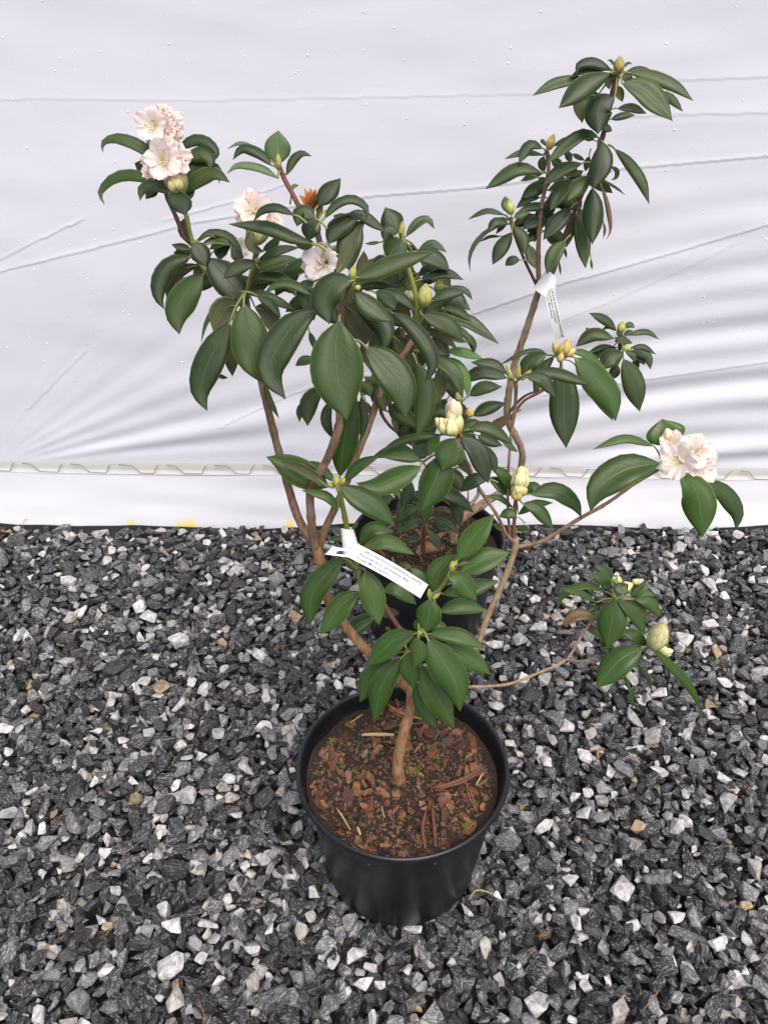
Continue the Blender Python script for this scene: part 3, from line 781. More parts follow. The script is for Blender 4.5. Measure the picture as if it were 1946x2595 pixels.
# ---- centre whorl
cluster(F_, 'B', .72, (790, 900), [
    ((810, 858, 690, 880, 612, 1000, 650, 1165), 205, o_(-3)), ((825, 842, 960, 795, 1150, 712, 1385, 655), 120, o_(-2)),
    ((850, 915, 960, 890, 1100, 900), 62, o_(0, roll=35)), ((830, 930, 900, 1010, 1000, 1090, 1085, 1145), 135, o_(-2)),
    ((810, 985, 950, 1075, 1035, 1200, 1028, 1362), 165, o_(0)), ((760, 1030, 850, 1120, 910, 1310), 215, u_(3)),
    ((870, 1310, 930, 1400, 945, 1500), 95, u_(3, free=1)), ((790, 785, 780, 640, 840, 490, 905, 440), 165, o_(1)),
    ((695, 820, 765, 690, 842, 492), 85, u_(-1, roll=-18)), ((840, 830, 885, 730, 890, 650), 75, u_(3)),
    ((640, 600, 700, 490, 800, 420, 885, 400), 125, o_(2, free=1)), ((770, 395, 880, 402, 1045, 520), 72, o_(3, free=1)),
    ((610, 425, 700, 318, 810, 283, 905, 345, 905, 445), 62, o_(1, free=1)), ((570, 335, 640, 235, 728, 142), 118, o_(2, free=1)),
    ((548, 425, 460, 375, 420, 480), 115, o_(-1, free=1)), ((570, 430, 520, 500, 500, 580), 130, o_(1, free=1)),
    ((400, 398, 280, 345, 180, 365, 118, 442), 58, o_(-2, free=1)), ((535, 602, 400, 555, 200, 478, -55, 462), 92, o_(-2, free=1)),
    ((545, 600, 470, 595, 395, 582), 75, o_(1, free=1)), ((520, 960, 400, 885, 290, 880, 190, 950), 62, o_(0, free=1)),
    ((540, 870, 470, 920, 485, 1035), 105, o_(2, free=1)), ((980, 950, 1060, 990, 1110, 1060), 120, o_(2, free=1))])
cluster(F_, 'C', .71, (1145, 290), [
    ((1132, 318, 1112, 520, 1130, 760, 1185, 1005), 360, o_(-4)), ((978, 240, 830, 330, 690, 520, 650, 690, 758, 862), 225, o_(-1, free=1)),
    ((1320, 495, 1450, 620, 1570, 790, 1600, 1000), 235, o_(-1, free=1)), ((925, 390, 950, 460, 962, 520), 42, o_(2, free=1)),
    ((960, 590, 890, 590, 825, 626), 62, o_(5, free=1)), ((1010, 775, 920, 880, 910, 1050), 125, o_(5, free=1)), ((900, 870, 860, 930, 855, 1022), 50, o_(5, free=1)),
    ((1070, 870, 1040, 1000, 1085, 1140), 75, o_(5, free=1)), ((1290, 840, 1300, 1000, 1285, 1150), 70, o_(6, free=1)),
    ((1290, 740, 1330, 780, 1350, 845), 80, o_(6, free=1)), ((1490, 755, 1430, 830, 1455, 950), 95, o_(8, free=1)), ((1320, 880, 1340, 930, 1385, 965), 45, u_(8, free=1)),
    ((1240, 925, 1270, 895, 1315, 885), 35, o_(3, free=1))])
# ---- small top shoot
cluster(F_, 'A', .80, (1410, 650), [
    ((1400, 595, 1392, 480, 1398, 360), 175, dict(o=1, mat='leaf_pale', K=.25)), ((1350, 605, 1270, 520, 1150, 480, 1078, 565), 68, o_(-1)),
    ((1330, 560, 1200, 468, 1120, 448, 1043, 488), 30, o_(1, mat='leaf_pale')), ((1395, 690, 1270, 622, 1120, 602, 1038, 662), 52, o_(-1, mat='leaf_pale')),
    ((1455, 670, 1500, 565, 1560, 518, 1630, 540), 55), ((1498, 775, 1505, 748, 1540, 745), 24, dict(free=1, mat='leaf_pale'))])
# ---- right of centre, upper whorls (olive stem)
cluster(F_, 'B', .82, (1160, 565), [
    ((1135, 525, 1085, 430, 1040, 345), 155), ((1185, 548, 1260, 462, 1335, 430, 1385, 497), 55), ((1130, 525, 1065, 510, 1030, 585), 92, o_(-2)),
    ((1160, 572, 1110, 625, 1050, 708), 190, o_(-3)), ((1270, 650, 1370, 600, 1472, 662), 48, o_(1)), ((1260, 650, 1350, 635, 1438, 668), 42, o_(2)),
    ((1240, 675, 1380, 700, 1492, 792), 115, o_(0)), ((1270, 830, 1340, 768, 1435, 800), 48, o_(1, free=1)), ((1300, 850, 1450, 805, 1588, 852), 68, o_(0, free=1)),
    ((1295, 870, 1350, 840, 1420, 850), 75, o_(2, free=1)), ((1000, 590, 900, 600), 22, o_(2, free=1)), ((1035, 690, 990, 715, 958, 765), 62, o_(2, free=1)),
    ((1200, 825, 1120, 855, 1042, 885), 105, o_(2, free=1)), ((1170, 720, 1160, 790, 1140, 860), 60, o_(2, free=1)), ((1170, 610, 1220, 630, 1262, 640), 40, o_(2))])
cluster(F_, 'B', .80, (1270, 1070), [
    ((1370, 1000, 1470, 945, 1602, 940), 82, o_(-1)), ((1480, 905, 1600, 930, 1650, 995), 42, o_(2, free=1)), ((1440, 1000, 1530, 985, 1598, 1055), 112, o_(3, free=1)),
    ((1300, 1090, 1375, 1052, 1450, 1020), 85, o_(0)), ((1450, 1050, 1560, 1072, 1645, 1145), 65, o_(2, free=1)), ((1300, 1100, 1420, 1142, 1515, 1205, 1592, 1292), 122, o_(-2)),
    ((1250, 1072, 1170, 995, 1050, 935, 960, 940), 78, o_(-1)), ((1070, 1060, 1160, 1068, 1225, 1125), 88, u_(1, free=1)),
    ((1080, 1080, 1200, 1150, 1325, 1300, 1372, 1450, 1318, 1578), 118, o_(-5, free=1)), ((1100, 1250, 1190, 1350, 1222, 1505), 135, u_(2, free=1))])
cluster(F_, 'E', .82, (450, 480), [
    ((490, 415, 640, 430, 780, 450, 900, 530, 1005, 612), 105, o_(0)), ((430, 740, 480, 880, 485, 1050, 430, 1282), 168, o_(-5, free=1)),
    ((480, 680, 600, 740, 700, 830, 755, 1000), 112, o_(-1, free=1)), ((640, 660, 760, 672, 900, 718), 72, dict(o=3, mat='leaf_young', free=1)),
    ((640, 705, 720, 765, 780, 880, 788, 990), 90, dict(o=3, mat='leaf_young', free=1)), ((480, 570, 560, 640, 650, 690), 120, o_(1, free=1)),
    ((460, 520, 600, 545, 715, 650), 75, u_(1, free=1)), ((760, 525, 820, 600, 830, 685), 62, o_(4, free=1)), ((590, 770, 600, 890, 570, 1035), 105, u_(1, free=1)),
    ((650, 560, 720, 580, 800, 600), 40, dict(o=3, mat='leaf_young', free=1)), ((690, 480, 770, 540, 835, 640), 50, o_(4, free=1)),
    ((380, 640, 450, 720, 470, 790), 90, u_(3, free=1)), ((620, 830, 680, 920, 700, 1010), 110, o_(4, free=1)), ((630, 380, 700, 420, 800, 440), 95, o_(4, free=1)),
    ((600, 300, 700, 330, 770, 400), 90, o_(5, free=1)), ((300, 1060, 280, 1150, 300, 1230), 60, o_(5, free=1)), ((250, 890, 205, 990, 190, 1090), 95, o_(6, free=1)),
    ((110, 860, 70, 920, 40, 985), 85, o_(6, free=1)), ((180, 850, 120, 870, 60, 840), 60, o_(7, free=1)),
    ((420, 1000, 330, 1100, 290, 1220), 150, o_(8, free=1)), ((520, 960, 560, 1050, 560, 1120), 120, o_(8, free=1)), ((640, 1000, 560, 1090, 480, 1200), 150, o_(9, free=1)),
    ((880, 1180, 930, 1240, 960, 1300), 90, o_(6, free=1)), ((700, 1180, 790, 1300, 830, 1400), 140, o_(7, free=1))])
# ---- shoot P and the golden bud whorl Q
cluster(F_, 'E', .86, (1120, 885), [
    ((1062, 850, 900, 805, 800, 840, 718, 902), 105, o_(-2)), ((1060, 822, 970, 752, 810, 740), 82, o_(1)), ((1170, 842, 1225, 740, 1345, 678), 130, o_(1)),
    ((1195, 838, 1310, 860, 1402, 985), 102, o_(-2)), ((1230, 815, 1420, 815, 1642, 900), 98, o_(-1))])
cluster(F_, 'E', .93, (1435, 720), [
    ((1450, 785, 1462, 950, 1465, 1120, 1476, 1342), 228, o_(-3)), ((1390, 700, 1310, 790, 1250, 975), 92, o_(1)), ((1345, 690, 1290, 655, 1180, 670, 1010, 760), 36, o_(2)),
    ((800, 975, 900, 910, 1028, 912), 100, o_(-3, free=1)), ((825, 1115, 930, 1052, 1058, 1025), 100, o_(-3, free=1)), ((1105, 1105, 1040, 1150, 975, 1200, 978, 1322), 88, dict(o=-2, mat='leaf_bronze', free=1))])
cluster(F_, 'G', .93, (600, 355), [
    ((680, 348, 785, 450, 870, 560, 906, 700), 182, o_(-3)), ((740, 510, 830, 600, 892, 700), 58, o_(1, free=1)), ((640, 312, 740, 325, 885, 470), 55, o_(1)),
    ((690, 400, 720, 440, 770, 550), 50, o_(2))])
# ---- bud whorl S
cluster(F_, 'E', .80, (715, 1262), [
    ((795, 1212, 900, 1188, 1000, 1230, 1105, 1318), 102, o_(-1)), ((700, 1272, 660, 1370, 612, 1498), 228, o_(-4)), ((750, 1265, 860, 1380, 932, 1590), 162, o_(-3)),
    ((600, 1248, 430, 1258, 280, 1308, 168, 1385), 68, o_(-1)), ((640, 1120, 580, 1080, 510, 1120), 65, o_(2, free=1)), ((590, 1262, 540, 1320, 520, 1400), 85, dict(o=1, mat='leaf_young', free=1)),
    ((745, 1240, 800, 1170, 870, 1150), 92, o_(2)), ((860, 1255, 950, 1290, 1032, 1325), 82, o_(3, free=1)), ((895, 1320, 960, 1420, 980, 1522), 85, o_(4, free=1)), ((1035, 1298, 1140, 1370), 42, o_(1, free=1)),
    ((540, 1190, 500, 1200, 450, 1230), 60, o_(4, free=1)), ((450, 1430, 330, 1350, 200, 1375, 110, 1415), 100, o_(2, free=1)), ((930, 1565, 840, 1560, 735, 1650), 110, o_(-1, free=1)),
    ((620, 1500, 700, 1540, 750, 1650), 120, o_(5, free=1)), ((700, 1400, 780, 1480, 800, 1540), 80, u_(5, free=1)), ((420, 1330, 470, 1370, 520, 1390), 110, o_(5, free=1))])
cluster(F_, 'F', .78, (1000, 285), [
    ((985, 315, 850, 372, 720, 425, 600, 412), 150, o_(-3)), ((1130, 240, 1075, 390, 990, 582), 215, o_(-3)), ((985, 275, 860, 235, 735, 250), 92, o_(0))])
# ---- shoot W with the tag on its stem
cluster(F_, 'F', .70, (490, 430), [
    ((430, 435, 290, 350, 160, 280, 60, 255), 185, o_(2)), ((430, 432, 300, 340, 125, 273), 72, u_(0)), ((470, 405, 380, 315, 292, 280), 62, o_(2)),
    ((502, 372, 520, 200, 555, 20, 600, -130), 172, o_(2, K=.3)), ((530, 405, 615, 305, 742, 245), 72, o_(0)), ((500, 432, 620, 500, 720, 560, 832, 672), 160, o_(-3)),
    ((492, 575, 420, 490, 272, 455), 62, o_(-1))])
# ---- shoot X under the tag
cluster(F_, 'F', .70, (605, 935), [
    ((520, 862, 430, 950, 335, 1080, 318, 1278), 165, o_(0)), ((622, 1065, 510, 1150, 385, 1325), 150, o_(-1)), ((655, 940, 690, 1060, 738, 1265), 168, o_(-2)),
    ((530, 870, 570, 900, 600, 940), 62, o_(3)), ((620, 775, 700, 690, 825, 705), 100, o_(2, free=1)), ((635, 802, 790, 765, 952, 842), 98, o_(0, free=1)),
    ((760, 1060, 850, 1050, 960, 1142), 102, o_(2, free=1)), ((715, 1205, 600, 1265, 490, 1352), 112, o_(4, free=1)), ((745, 1205, 800, 1190, 858, 1195), 66, o_(3, free=1)),
    ((830, 930, 880, 912, 935, 915), 55, o_(3, free=1)), ((540, 738, 490, 740, 425, 755), 36, o_(4, free=1)), ((575, 692, 590, 670, 610, 645), 30, o_(4, free=1))])
cluster(F_, 'F', .70, (1165, 945), [
    ((1210, 872, 1300, 740, 1425, 600), 150, o_(0)), ((1222, 952, 1360, 875, 1522, 828), 152, o_(0)), ((1150, 975, 1225, 1000, 1322, 1122), 152, o_(-3)),
    ((1070, 1075, 1100, 950, 1200, 840), 155, o_(4)), ((1120, 1080, 1300, 1035, 1458, 1000), 112, o_(4)), ((1100, 1185, 1230, 1145, 1382, 1182), 106, o_(1, free=1)),
    ((1200, 912, 1250, 888, 1312, 897), 30, o_(-2)), ((925, 925, 985, 970, 1022, 1030), 62, o_(4, free=1))])
cluster(F_, 'F', .68, (985, 1325), [
    ((1040, 1112, 1035, 1200, 1008, 1318), 165, o_(-2, free=1)), ((950, 1318, 820, 1365, 658, 1508), 150, o_(-1)), ((1035, 1320, 1200, 1325, 1378, 1402), 106, o_(-1)),
    ((1030, 1352, 1130, 1500, 1195, 1620, 1222, 1785), 225, o_(-5)), ((972, 1350, 972, 1430, 948, 1522), 112, o_(-5)), ((905, 1435, 925, 1540, 942, 1652), 125, o_(-3, free=1)),
    ((1110, 1385, 1260, 1445, 1405, 1562), 152, o_(1)), ((1030, 1290, 1090, 1262, 1150, 1285), 62, o_(2)), ((968, 1305, 960, 1270, 950, 1235), 40, o_(1)), ((800, 1310, 790, 1290, 775, 1275), 30, o_(3, free=1))])
cluster(F_, 'I', .665, (860, 0), [
    ((740, 40, 640, 140, 540, 330), 185, o_(1)), ((805, 50, 690, 200, 630, 462), 165, o_(-1)), ((900, 200, 960, 360, 1032, 505), 135, o_(1)), ((935, 100, 1030, 270, 1152, 498), 192, o_(-2))])
# ---- leaves round the pale bud N
cluster(F_, 'G', .82, (345, 1140), [
    ((430, 1112, 560, 1088, 670, 1155, 714, 1242), 108, o_(-1)), ((385, 1162, 470, 1195, 556, 1308), 86, o_(-2)), ((395, 1112, 440, 1070, 500, 1082), 72, o_(1)),
    ((325, 1090, 280, 1000, 208, 950), 70, o_(1)), ((320, 1118, 260, 1055, 190, 1022), 82, o_(2)), ((360, 1225, 450, 1165, 556, 1158), 55, o_(2)),
    ((330, 1188, 260, 1130, 175, 1118), 34, o_(0)), ((352, 1238, 310, 1215, 252, 1238), 66, o_(-2, free=1)), ((325, 1312, 270, 1300, 212, 1278), 45, o_(0, free=1)), ((350, 1310, 390, 1302, 428, 1318), 36, o_(0, free=1))])
# ---- white truss on the right
cluster(F_, 'G', .82, (1170, 945), [
    ((1150, 938, 960, 975, 810, 1080, 763, 1208), 205, o_(-2)), ((1120, 840, 960, 798, 778, 858), 55, o_(0)), ((1200, 838, 1180, 760, 1165, 690), 215, dict(o=1, K=.5, wide=True)),
    ((1270, 1010, 1365, 1110, 1392, 1352), 205, o_(-3)), ((1390, 1030, 1510, 1100, 1585, 1215, 1578, 1312), 112, o_(0))])
# ---- low branch on the right
cluster(F_, 'H', .86, (1015, 590), [
    ((1015, 598, 1000, 690, 968, 868), 178, o_(-2)), ((1030, 602, 1120, 680, 1188, 800), 80, o_(-3)), ((962, 552, 850, 515, 720, 570, 685, 662), 55, o_(1)),
    ((910, 612, 820, 560, 702, 535), 40, o_(-1)), ((985, 535, 950, 480, 875, 452), 62, o_(1)), ((995, 490, 950, 430, 892, 402), 55, o_(2)), ((1030, 500, 1045, 530, 1075, 565), 95, o_(-3, K=.9)),
    ((1105, 572, 1150, 530, 1190, 488), 72, o_(0)), ((1100, 582, 1170, 556, 1242, 575), 50, o_(1)), ((1115, 588, 1200, 605, 1272, 695), 82, o_(0)),
    ((1060, 602, 1140, 640, 1202, 692), 70, u_(1)), ((900, 688, 800, 682, 712, 742), 75, dict(o=-1, mat='leaf_bronze')), ((925, 632, 880, 645, 845, 668), 45, o_(0)),
    ((1012, 862, 900, 782, 778, 715), 28, o_(0, free=1)), ((930, 800, 960, 830, 960, 875), 70, o_(3, free=1))])
cluster(F_, 'H', .86, (1190, 875), [
    ((1165, 870, 1040, 935, 904, 1092), 172, o_(-3)), ((1195, 852, 1120, 795, 1038, 772), 78, o_(0)), ((1215, 862, 1310, 950, 1430, 1080, 1495, 1218), 62, o_(-2)),
    ((1150, 968, 1200, 1035, 1215, 1108), 30, o_(1)), ((1070, 1020, 1100, 1120, 1112, 1228), 20, o_(0, free=1)), ((1010, 862, 975, 858, 938, 872), 26, o_(2, free=1))])
# ---- rear shrub: crown of the tall stem
cluster(R_, 'D', 1.15, (1055, 235), [
    ((1005, 215, 860, 275, 677, 442), 152, o_(-3)), ((1012, 192, 900, 142, 810, 160, 790, 222), 62, o_(1)), ((990, 195, 860, 185, 743, 250), 52, o_(2)),
    ((850, 250, 750, 262, 640, 290, 508, 362), 75, o_(2, free=1)), ((1090, 285, 1230, 335, 1412, 525), 155, o_(-3)), ((1130, 215, 1250, 222, 1420, 290, 1545, 395), 88, o_(1)),
    ((1110, 208, 1200, 186, 1312, 222), 36, o_(2)), ((1250, 340, 1310, 348, 1400, 378, 1480, 466), 62, o_(2, free=1)), ((1040, 370, 940, 430, 930, 612), 195, o_(-3)),
    ((935, 350, 830, 390, 828, 542), 115, u_(2)), ((1060, 300, 1090, 405), 60, u_(2)), ((1030, 220, 1000, 270, 1005, 325), 62, u_(1)), ((1080, 250, 1120, 245, 1160, 280), 60, o_(2)),
    ((1015, 515, 1090, 488, 1170, 488), 50, o_(1, free=1)), ((1060, 445, 1150, 440, 1245, 478), 58, o_(2, free=1)), ((960, 555, 1022, 592), 50, o_(-1, free=1)),
    ((1040, 170, 1015, 135, 992, 135), 18, o_(0)), ((1095, 180, 1125, 150, 1150, 158), 18, o_(0))])
cluster(R_, 'D', 1.15, (930, 690), [
    ((935, 632, 850, 608, 740, 672, 598, 802), 92, o_(-2)), ((962, 662, 958, 780, 898, 962), 155, o_(-4)), ((1040, 708, 1130, 790, 1215, 920, 1262, 1064), 82, o_(0, free=1)),
    ((1010, 820, 1052, 845, 1048, 890, 1015, 908), 34, o_(1, free=1)), ((950, 900, 1050, 960, 1106, 1006), 18, o_(1, free=1)), ((895, 960, 900, 1100, 895, 1325), 148, o_(-2, free=1)),
    ((950, 940, 990, 1060, 1012, 1220, 985, 1292), 34, dict(o=1, mat='leaf_bronze', free=1)), ((885, 880, 810, 940, 733, 1042), 112, o_(-3, free=1)), ((825, 802, 700, 838, 578, 942), 92, o_(-2, free=1)),
    ((760, 912, 690, 930, 605, 972), 52, o_(1, free=1)), ((762, 928, 690, 1000, 622, 1105), 92, o_(0, free=1)), ((758, 1088, 660, 1188, 576, 1295), 115, o_(-2, free=1)),
    ((790, 1130, 830, 1290, 850, 1482), 108, o_(0, free=1)), ((745, 1092, 690, 1065, 648, 1085), 62, o_(2, free=1)), ((782, 1130, 755, 1235, 733, 1338), 62, o_(1, free=1)),
    ((718, 1300, 650, 1385, 598, 1518), 112, o_(-3, free=1)), ((872, 755, 848, 855), 48, o_(2, free=1)), ((765, 740, 845, 782), 32, o_(3, free=1)), ((758, 882, 838, 848), 42, o_(2, free=1)),
    ((965, 1180, 975, 1230, 965, 1288), 20, dict(o=2, mat='leaf_bronze', free=1)), ((712, 1340, 728, 1415), 20, o_(2, free=1)), ((680, 1440, 690, 1525), 16, o_(2, free=1)), ((885, 1420, 893, 1490), 18, o_(2, free=1)),
    ((905, 650, 880, 635, 830, 640), 40, o_(1, free=1))])
cluster(R_, 'D', 1.17, (595, 735), [
    ((572, 702, 490, 678, 418, 802), 82, o_(-1)), ((575, 745, 450, 730, 327, 772), 44, o_(1)), ((560, 855, 400, 835, 202, 967), 102, o_(-2, free=1)), ((570, 868, 500, 885, 430, 915), 46, o_(1, free=1)),
    ((545, 895, 590, 920, 582, 945), 45, o_(0, free=1)), ((580, 755, 570, 800, 585, 860), 60, o_(2)), ((630, 770, 665, 790, 690, 820), 62, o_(2)), ((715, 725, 740, 750, 756, 797), 48, o_(2, free=1)),
    ((600, 690, 570, 650, 560, 672), 24, o_(0)), ((640, 690, 720, 640, 760, 630), 26, o_(1)), ((555, 1022, 480, 1028, 400, 1092), 56, o_(1, free=1)), ((625, 1080, 520, 1075, 418, 1106), 62, o_(-1, free=1)),
    ((605, 1165, 520, 1180, 438, 1225), 78, o_(-1, free=1)), ((565, 1200, 525, 1240, 520, 1312), 80, o_(1, free=1)), ((500, 1145, 450, 1160, 405, 1198), 60, o_(2, free=1)),
    ((640, 1030, 610, 1080, 620, 1160), 70, o_(2, free=1)), ((600, 1260, 640, 1300, 690, 1320), 50, u_(2, free=1))])
cluster(R_, 'D', 1.13, (370, 1180), [
    ((375, 1115, 340, 1065, 330, 1012), 78, o_(1)), ((325, 1132, 210, 1108, 90, 1162), 38, o_(0)), ((352, 1190, 270, 1178, 222, 1252), 72, o_(-1)), ((330, 1200, 222, 1232, 130, 1330, 100, 1420, 106, 1506), 34, o_(0, free=1)),
    ((300, 1272, 230, 1275, 165, 1308), 22, o_(1, free=1)), ((375, 1248, 310, 1335, 248, 1458), 102, o_(-2)), ((390, 1208, 440, 1275, 462, 1395), 92, o_(-3)), ((480, 1325, 500, 1400, 527, 1482), 78, o_(0, free=1)),
    ((425, 1425, 380, 1425, 330, 1462), 66, o_(-1, free=1)), ((388, 1152, 440, 1125, 492, 1118), 55, o_(0)), ((300, 1150, 330, 1170, 270, 1258), 45, o_(1))])
cluster(R_, 'G', 1.08, (930, 250), [
    ((908, 192, 850, 132, 758, 95), 56, o_(1)), ((890, 236, 780, 208, 680, 284), 86, o_(-1)), ((912, 195, 870, 172, 825, 190), 22, o_(1)), ((955, 180, 985, 160, 1012, 178), 36, o_(0)), ((950, 215, 985, 205, 1012, 220), 34, o_(0)),
    ((975, 215, 1080, 198, 1148, 242), 36, o_(1)), ((985, 292, 1060, 283, 1132, 328), 34, o_(0)), ((995, 305, 1080, 335, 1102, 412), 58, o_(1)), ((950, 318, 880, 340, 828, 412), 122, o_(-3)),
    ((950, 355, 1000, 465, 1040, 648), 135, o_(-2)), ((915, 290, 830, 283, 738, 328), 36, o_(1)), ((875, 308, 810, 320, 752, 368), 62, o_(1)), ((915, 385, 880, 470), 66, o_(1)), ((960, 310, 1000, 330, 1015, 372), 40, o_(0)),
    ((990, 330, 1040, 345, 1070, 388), 48, o_(2)), ((900, 255, 940, 245, 1000, 265), 44, o_(-1)), ((920, 225, 925, 215, 945, 200), 45, o_(-2)), ((760, 195, 740, 178), 20, o_(2, free=1)), ((1005, 360, 1020, 385, 1035, 408), 40, u_(2, free=1))])
# ---- low leaves and the small shoot inside the rear pot
cluster(R_, 'F', 1.08, (1005, 650), [
    ((930, 405, 905, 480, 878, 555), 85, o_(0, free=1)), ((972, 560, 900, 580, 828, 655), 92, o_(-2)), ((1060, 512, 1020, 585, 1008, 668), 78, o_(-3)), ((992, 640, 920, 655, 838, 718), 70, o_(-2)),
    ((1060, 618, 1150, 645, 1222, 728), 58, o_(0)), ((1030, 705, 1065, 740, 1108, 818), 62, o_(-2)), ((975, 755, 930, 752, 890, 775), 45, o_(0)), ((1110, 480, 1180, 425, 1255, 400), 115, o_(-2, free=1)),
    ((1080, 478, 1200, 500, 1308, 592), 82, o_(-2, free=1)), ((1250, 530, 1180, 480, 1110, 400), 110, o_(0, free=1)), ((1050, 590, 1120, 570, 1200, 600), 45, dict(o=3, mat='leaf_bronze', free=1)),
    ((1130, 520, 1180, 540, 1210, 590), 40, dict(o=4, mat='leaf_bronze', free=1)), ((790, 460, 775, 490, 760, 515), 45, o_(4, free=1)), ((860, 740, 830, 760, 800, 770), 30, dict(o=2, mat='leaf_bronze', free=1)),
    ((1000, 480, 960, 520, 930, 530), 60, o_(3, free=1)), ((1060, 640, 1110, 680, 1170, 690), 50, o_(3))])

# ---- inner leaves of the crowns, behind the outer whorls
random.seed(41)
def inner(parent, n, x0, x1, y0, y1, Ya, Yb, L0, L1, spread=70):
    for k in range(n):
        x, y = random.uniform(x0, x1), random.uniform(y0, y1); Ln = random.uniform(L0, L1); a = R(random.uniform(90 - spread, 90 + spread))
        tx, ty = x + Ln * math.cos(a), y + Ln * math.sin(a) * .85; mx, my = (x + tx) / 2 + random.uniform(-8, 8), (y + ty) / 2 - Ln * .10
        leaf(parent, 'P', [(x, y), (mx, my), (tx, ty)], Ln * random.uniform(.32, .42), random.uniform(Ya, Yb), None, under=random.random() < .28)
inner(F_, 17, 900, 1130, 650, 830, .86, .94, 85, 130)
inner(F_, 14, 920, 1150, 820, 960, .86, .95, 85, 130)
inner(F_, 7, 930, 1180, 970, 1090, .86, .94, 80, 120, 85)
inner(F_, 7, 530, 740, 630, 720, .83, .88, 75, 115)
inner(F_, 6, 750, 900, 620, 760, .78, .84, 80, 120)
inner(R_, 14, 1370, 1490, 390, 560, 1.17, 1.22, 60, 95, 60)
inner(R_, 5, 1330, 1400, 520, 600, 1.16, 1.20, 50, 80, 80)
inner(R_, 8, 960, 1180, 1210, 1290, 1.06, 1.12, 60, 90, 85)

# ================================================================== stems
def stem(name, parent, spec, mat, sides=8, rough=.06, nodes=True):
    P = [at(*fp(s[0], s[1], s[2]), s[3]) for s in spec]; n = max(8, len(P) * 5)
    C = crom(P, n); rr = []
    D = [0]
    for a, b in zip(P, P[1:]): D.append(D[-1] + (b - a).length)
    for i in range(n):
        d = D[-1] * i / (n - 1); k = 0
        while k < len(P) - 2 and d > D[k + 1]: k += 1
        t = (d - D[k]) / max(1e-9, D[k + 1] - D[k]); r = (spec[k][4] * (1 - t) + spec[k + 1][4] * t) * (.00088 if spec[0][4] > 3 else .001)
        if nodes and i % 6 == 3: r *= 1.12
        rr.append(r)
    b = MB(); b.tube(C, rr, sides, 0, rough=rough); return b.build(name, M[mat], parent)
# front shrub
stem('trunk', F_, [('I', 800, 850, .668, 9.5), ('I', 785, 740, .67, 8.6), ('I', 815, 560, .675, 7.8), ('I', 860, 400, .685, 7.6), ('I', 875, 280, .69, 7.4), ('F', 870, 1610, .70, 6.6), ('F', 740, 1490, .705, 6.6), ('F', 620, 1375, .71, 6.6), ('F', 520, 1250, .715, 6.6), ('F', 430, 1110, .72, 6.8), ('F', 385, 890, .725, 7.2), ('F', 352, 770, .73, 6.6)], 'bark_orange', 10)
stem('stem', F_, [('F', 370, 830, .73, 6.2), ('F', 320, 740, .735, 6.0), ('F', 250, 620, .74, 5.4), ('F', 190, 430, .75, 5.2), ('F', 110, 130, .77, 5.0), ('C', 590, 740, .775, 4.6), ('P', 648, 880, .785, 4.2), ('P', 625, 760, .795, 3.8), ('A', 1215, 1370, .79, 3.4), ('A', 1250, 1180, .79, 3.0)], 'bark')
stem('stem', F_, [('P', 648, 880, .785, 3.6), ('P', 560, 735, .81, 3.2), ('A', 850, 1290, .825, 2.8), ('A', 800, 1150, .83, 2.6), ('A', 755, 970, .835, 2.5), ('A', 722, 815, .84, 2.5)], 'stem_green')
stem('stem', F_, [('A', 795, 1160, .835, 2.4), ('A', 740, 1105, .84, 2.3), ('A', 675, 950, .85, 2.2), ('A', 620, 830, .86, 2.0), ('A', 560, 600, .865, 2.0), ('A', 535, 480, .865, 2.0)], 'bark_red')
stem('stem', F_, [('F', 362, 840, .728, 6.4), ('F', 335, 680, .725, 5.6), ('F', 322, 500, .72, 5.2), ('F', 345, 400, .715, 5.2), ('F', 425, 270, .71, 5.2), ('F', 490, 100, .71, 5.2), ('C', 1135, 1000, .715, 4.4), ('C', 1140, 640, .72, 4.0), ('C', 1145, 300, .725, 3.8), ('B', 745, 950, .725, 3.6), ('B', 800, 870, .725, 3.2)], 'bark')
stem('stem', F_, [('B', 740, 1000, .73, 3.4), ('B', 660, 760, .745, 3.2), ('B', 590, 620, .755, 3.2), ('B', 545, 450, .765, 3.0), ('B', 440, 340, .78, 2.8), ('B', 385, 240, .79, 2.6), ('B', 335, 150, .80, 2.6), ('B', 300, 60, .80, 2.2)], 'bark_red')
stem('stem', F_, [('F', 372, 800, .733, 5.6), ('F', 430, 650, .74, 4.8), ('F', 520, 460, .75, 4.8), ('F', 600, 250, .765, 4.8), ('F', 690, 20, .785, 4.6), ('C', 1455, 740, .79, 4.2), ('P', 1035, 880, .80, 3.6), ('B', 1260, 1200, .805, 3.2)], 'bark')
stem('stem', F_, [('B', 1255, 1210, .805, 3.0), ('B', 1262, 1010, .81, 2.7), ('B', 1195, 740, .82, 2.5), ('B', 1160, 565, .82, 2.4)], 'stem_green')
stem('stem', F_, [('B', 1265, 1080, .81, 2.4), ('B', 1290, 1030, .808, 2.6), ('B', 1315, 990, .805, 2.6)], 'stem_green')
stem('stem', F_, [('B', 1180, 1290, .83, 3), ('B', 1165, 1230, .84, 2.6), ('B', 1200, 1000, .85, 2.2), ('B', 1250, 860, .85, 2.0), ('B', 1215, 750, .85, 2.0)], 'bark_red')
stem('stem', F_, [('C', 1445, 800, .82, 2.0), ('C', 1420, 930, .83, 2.0), ('C', 1470, 1030, .84, 2.0), ('C', 1540, 1095, .85, 1.8)], 'bark_red')
stem('stem', F_, [('C', 1485, 880, .86, 1.6), ('C', 1490, 960, .87, 1.6), ('C', 1525, 1020, .88, 1.6)], 'bark_red')
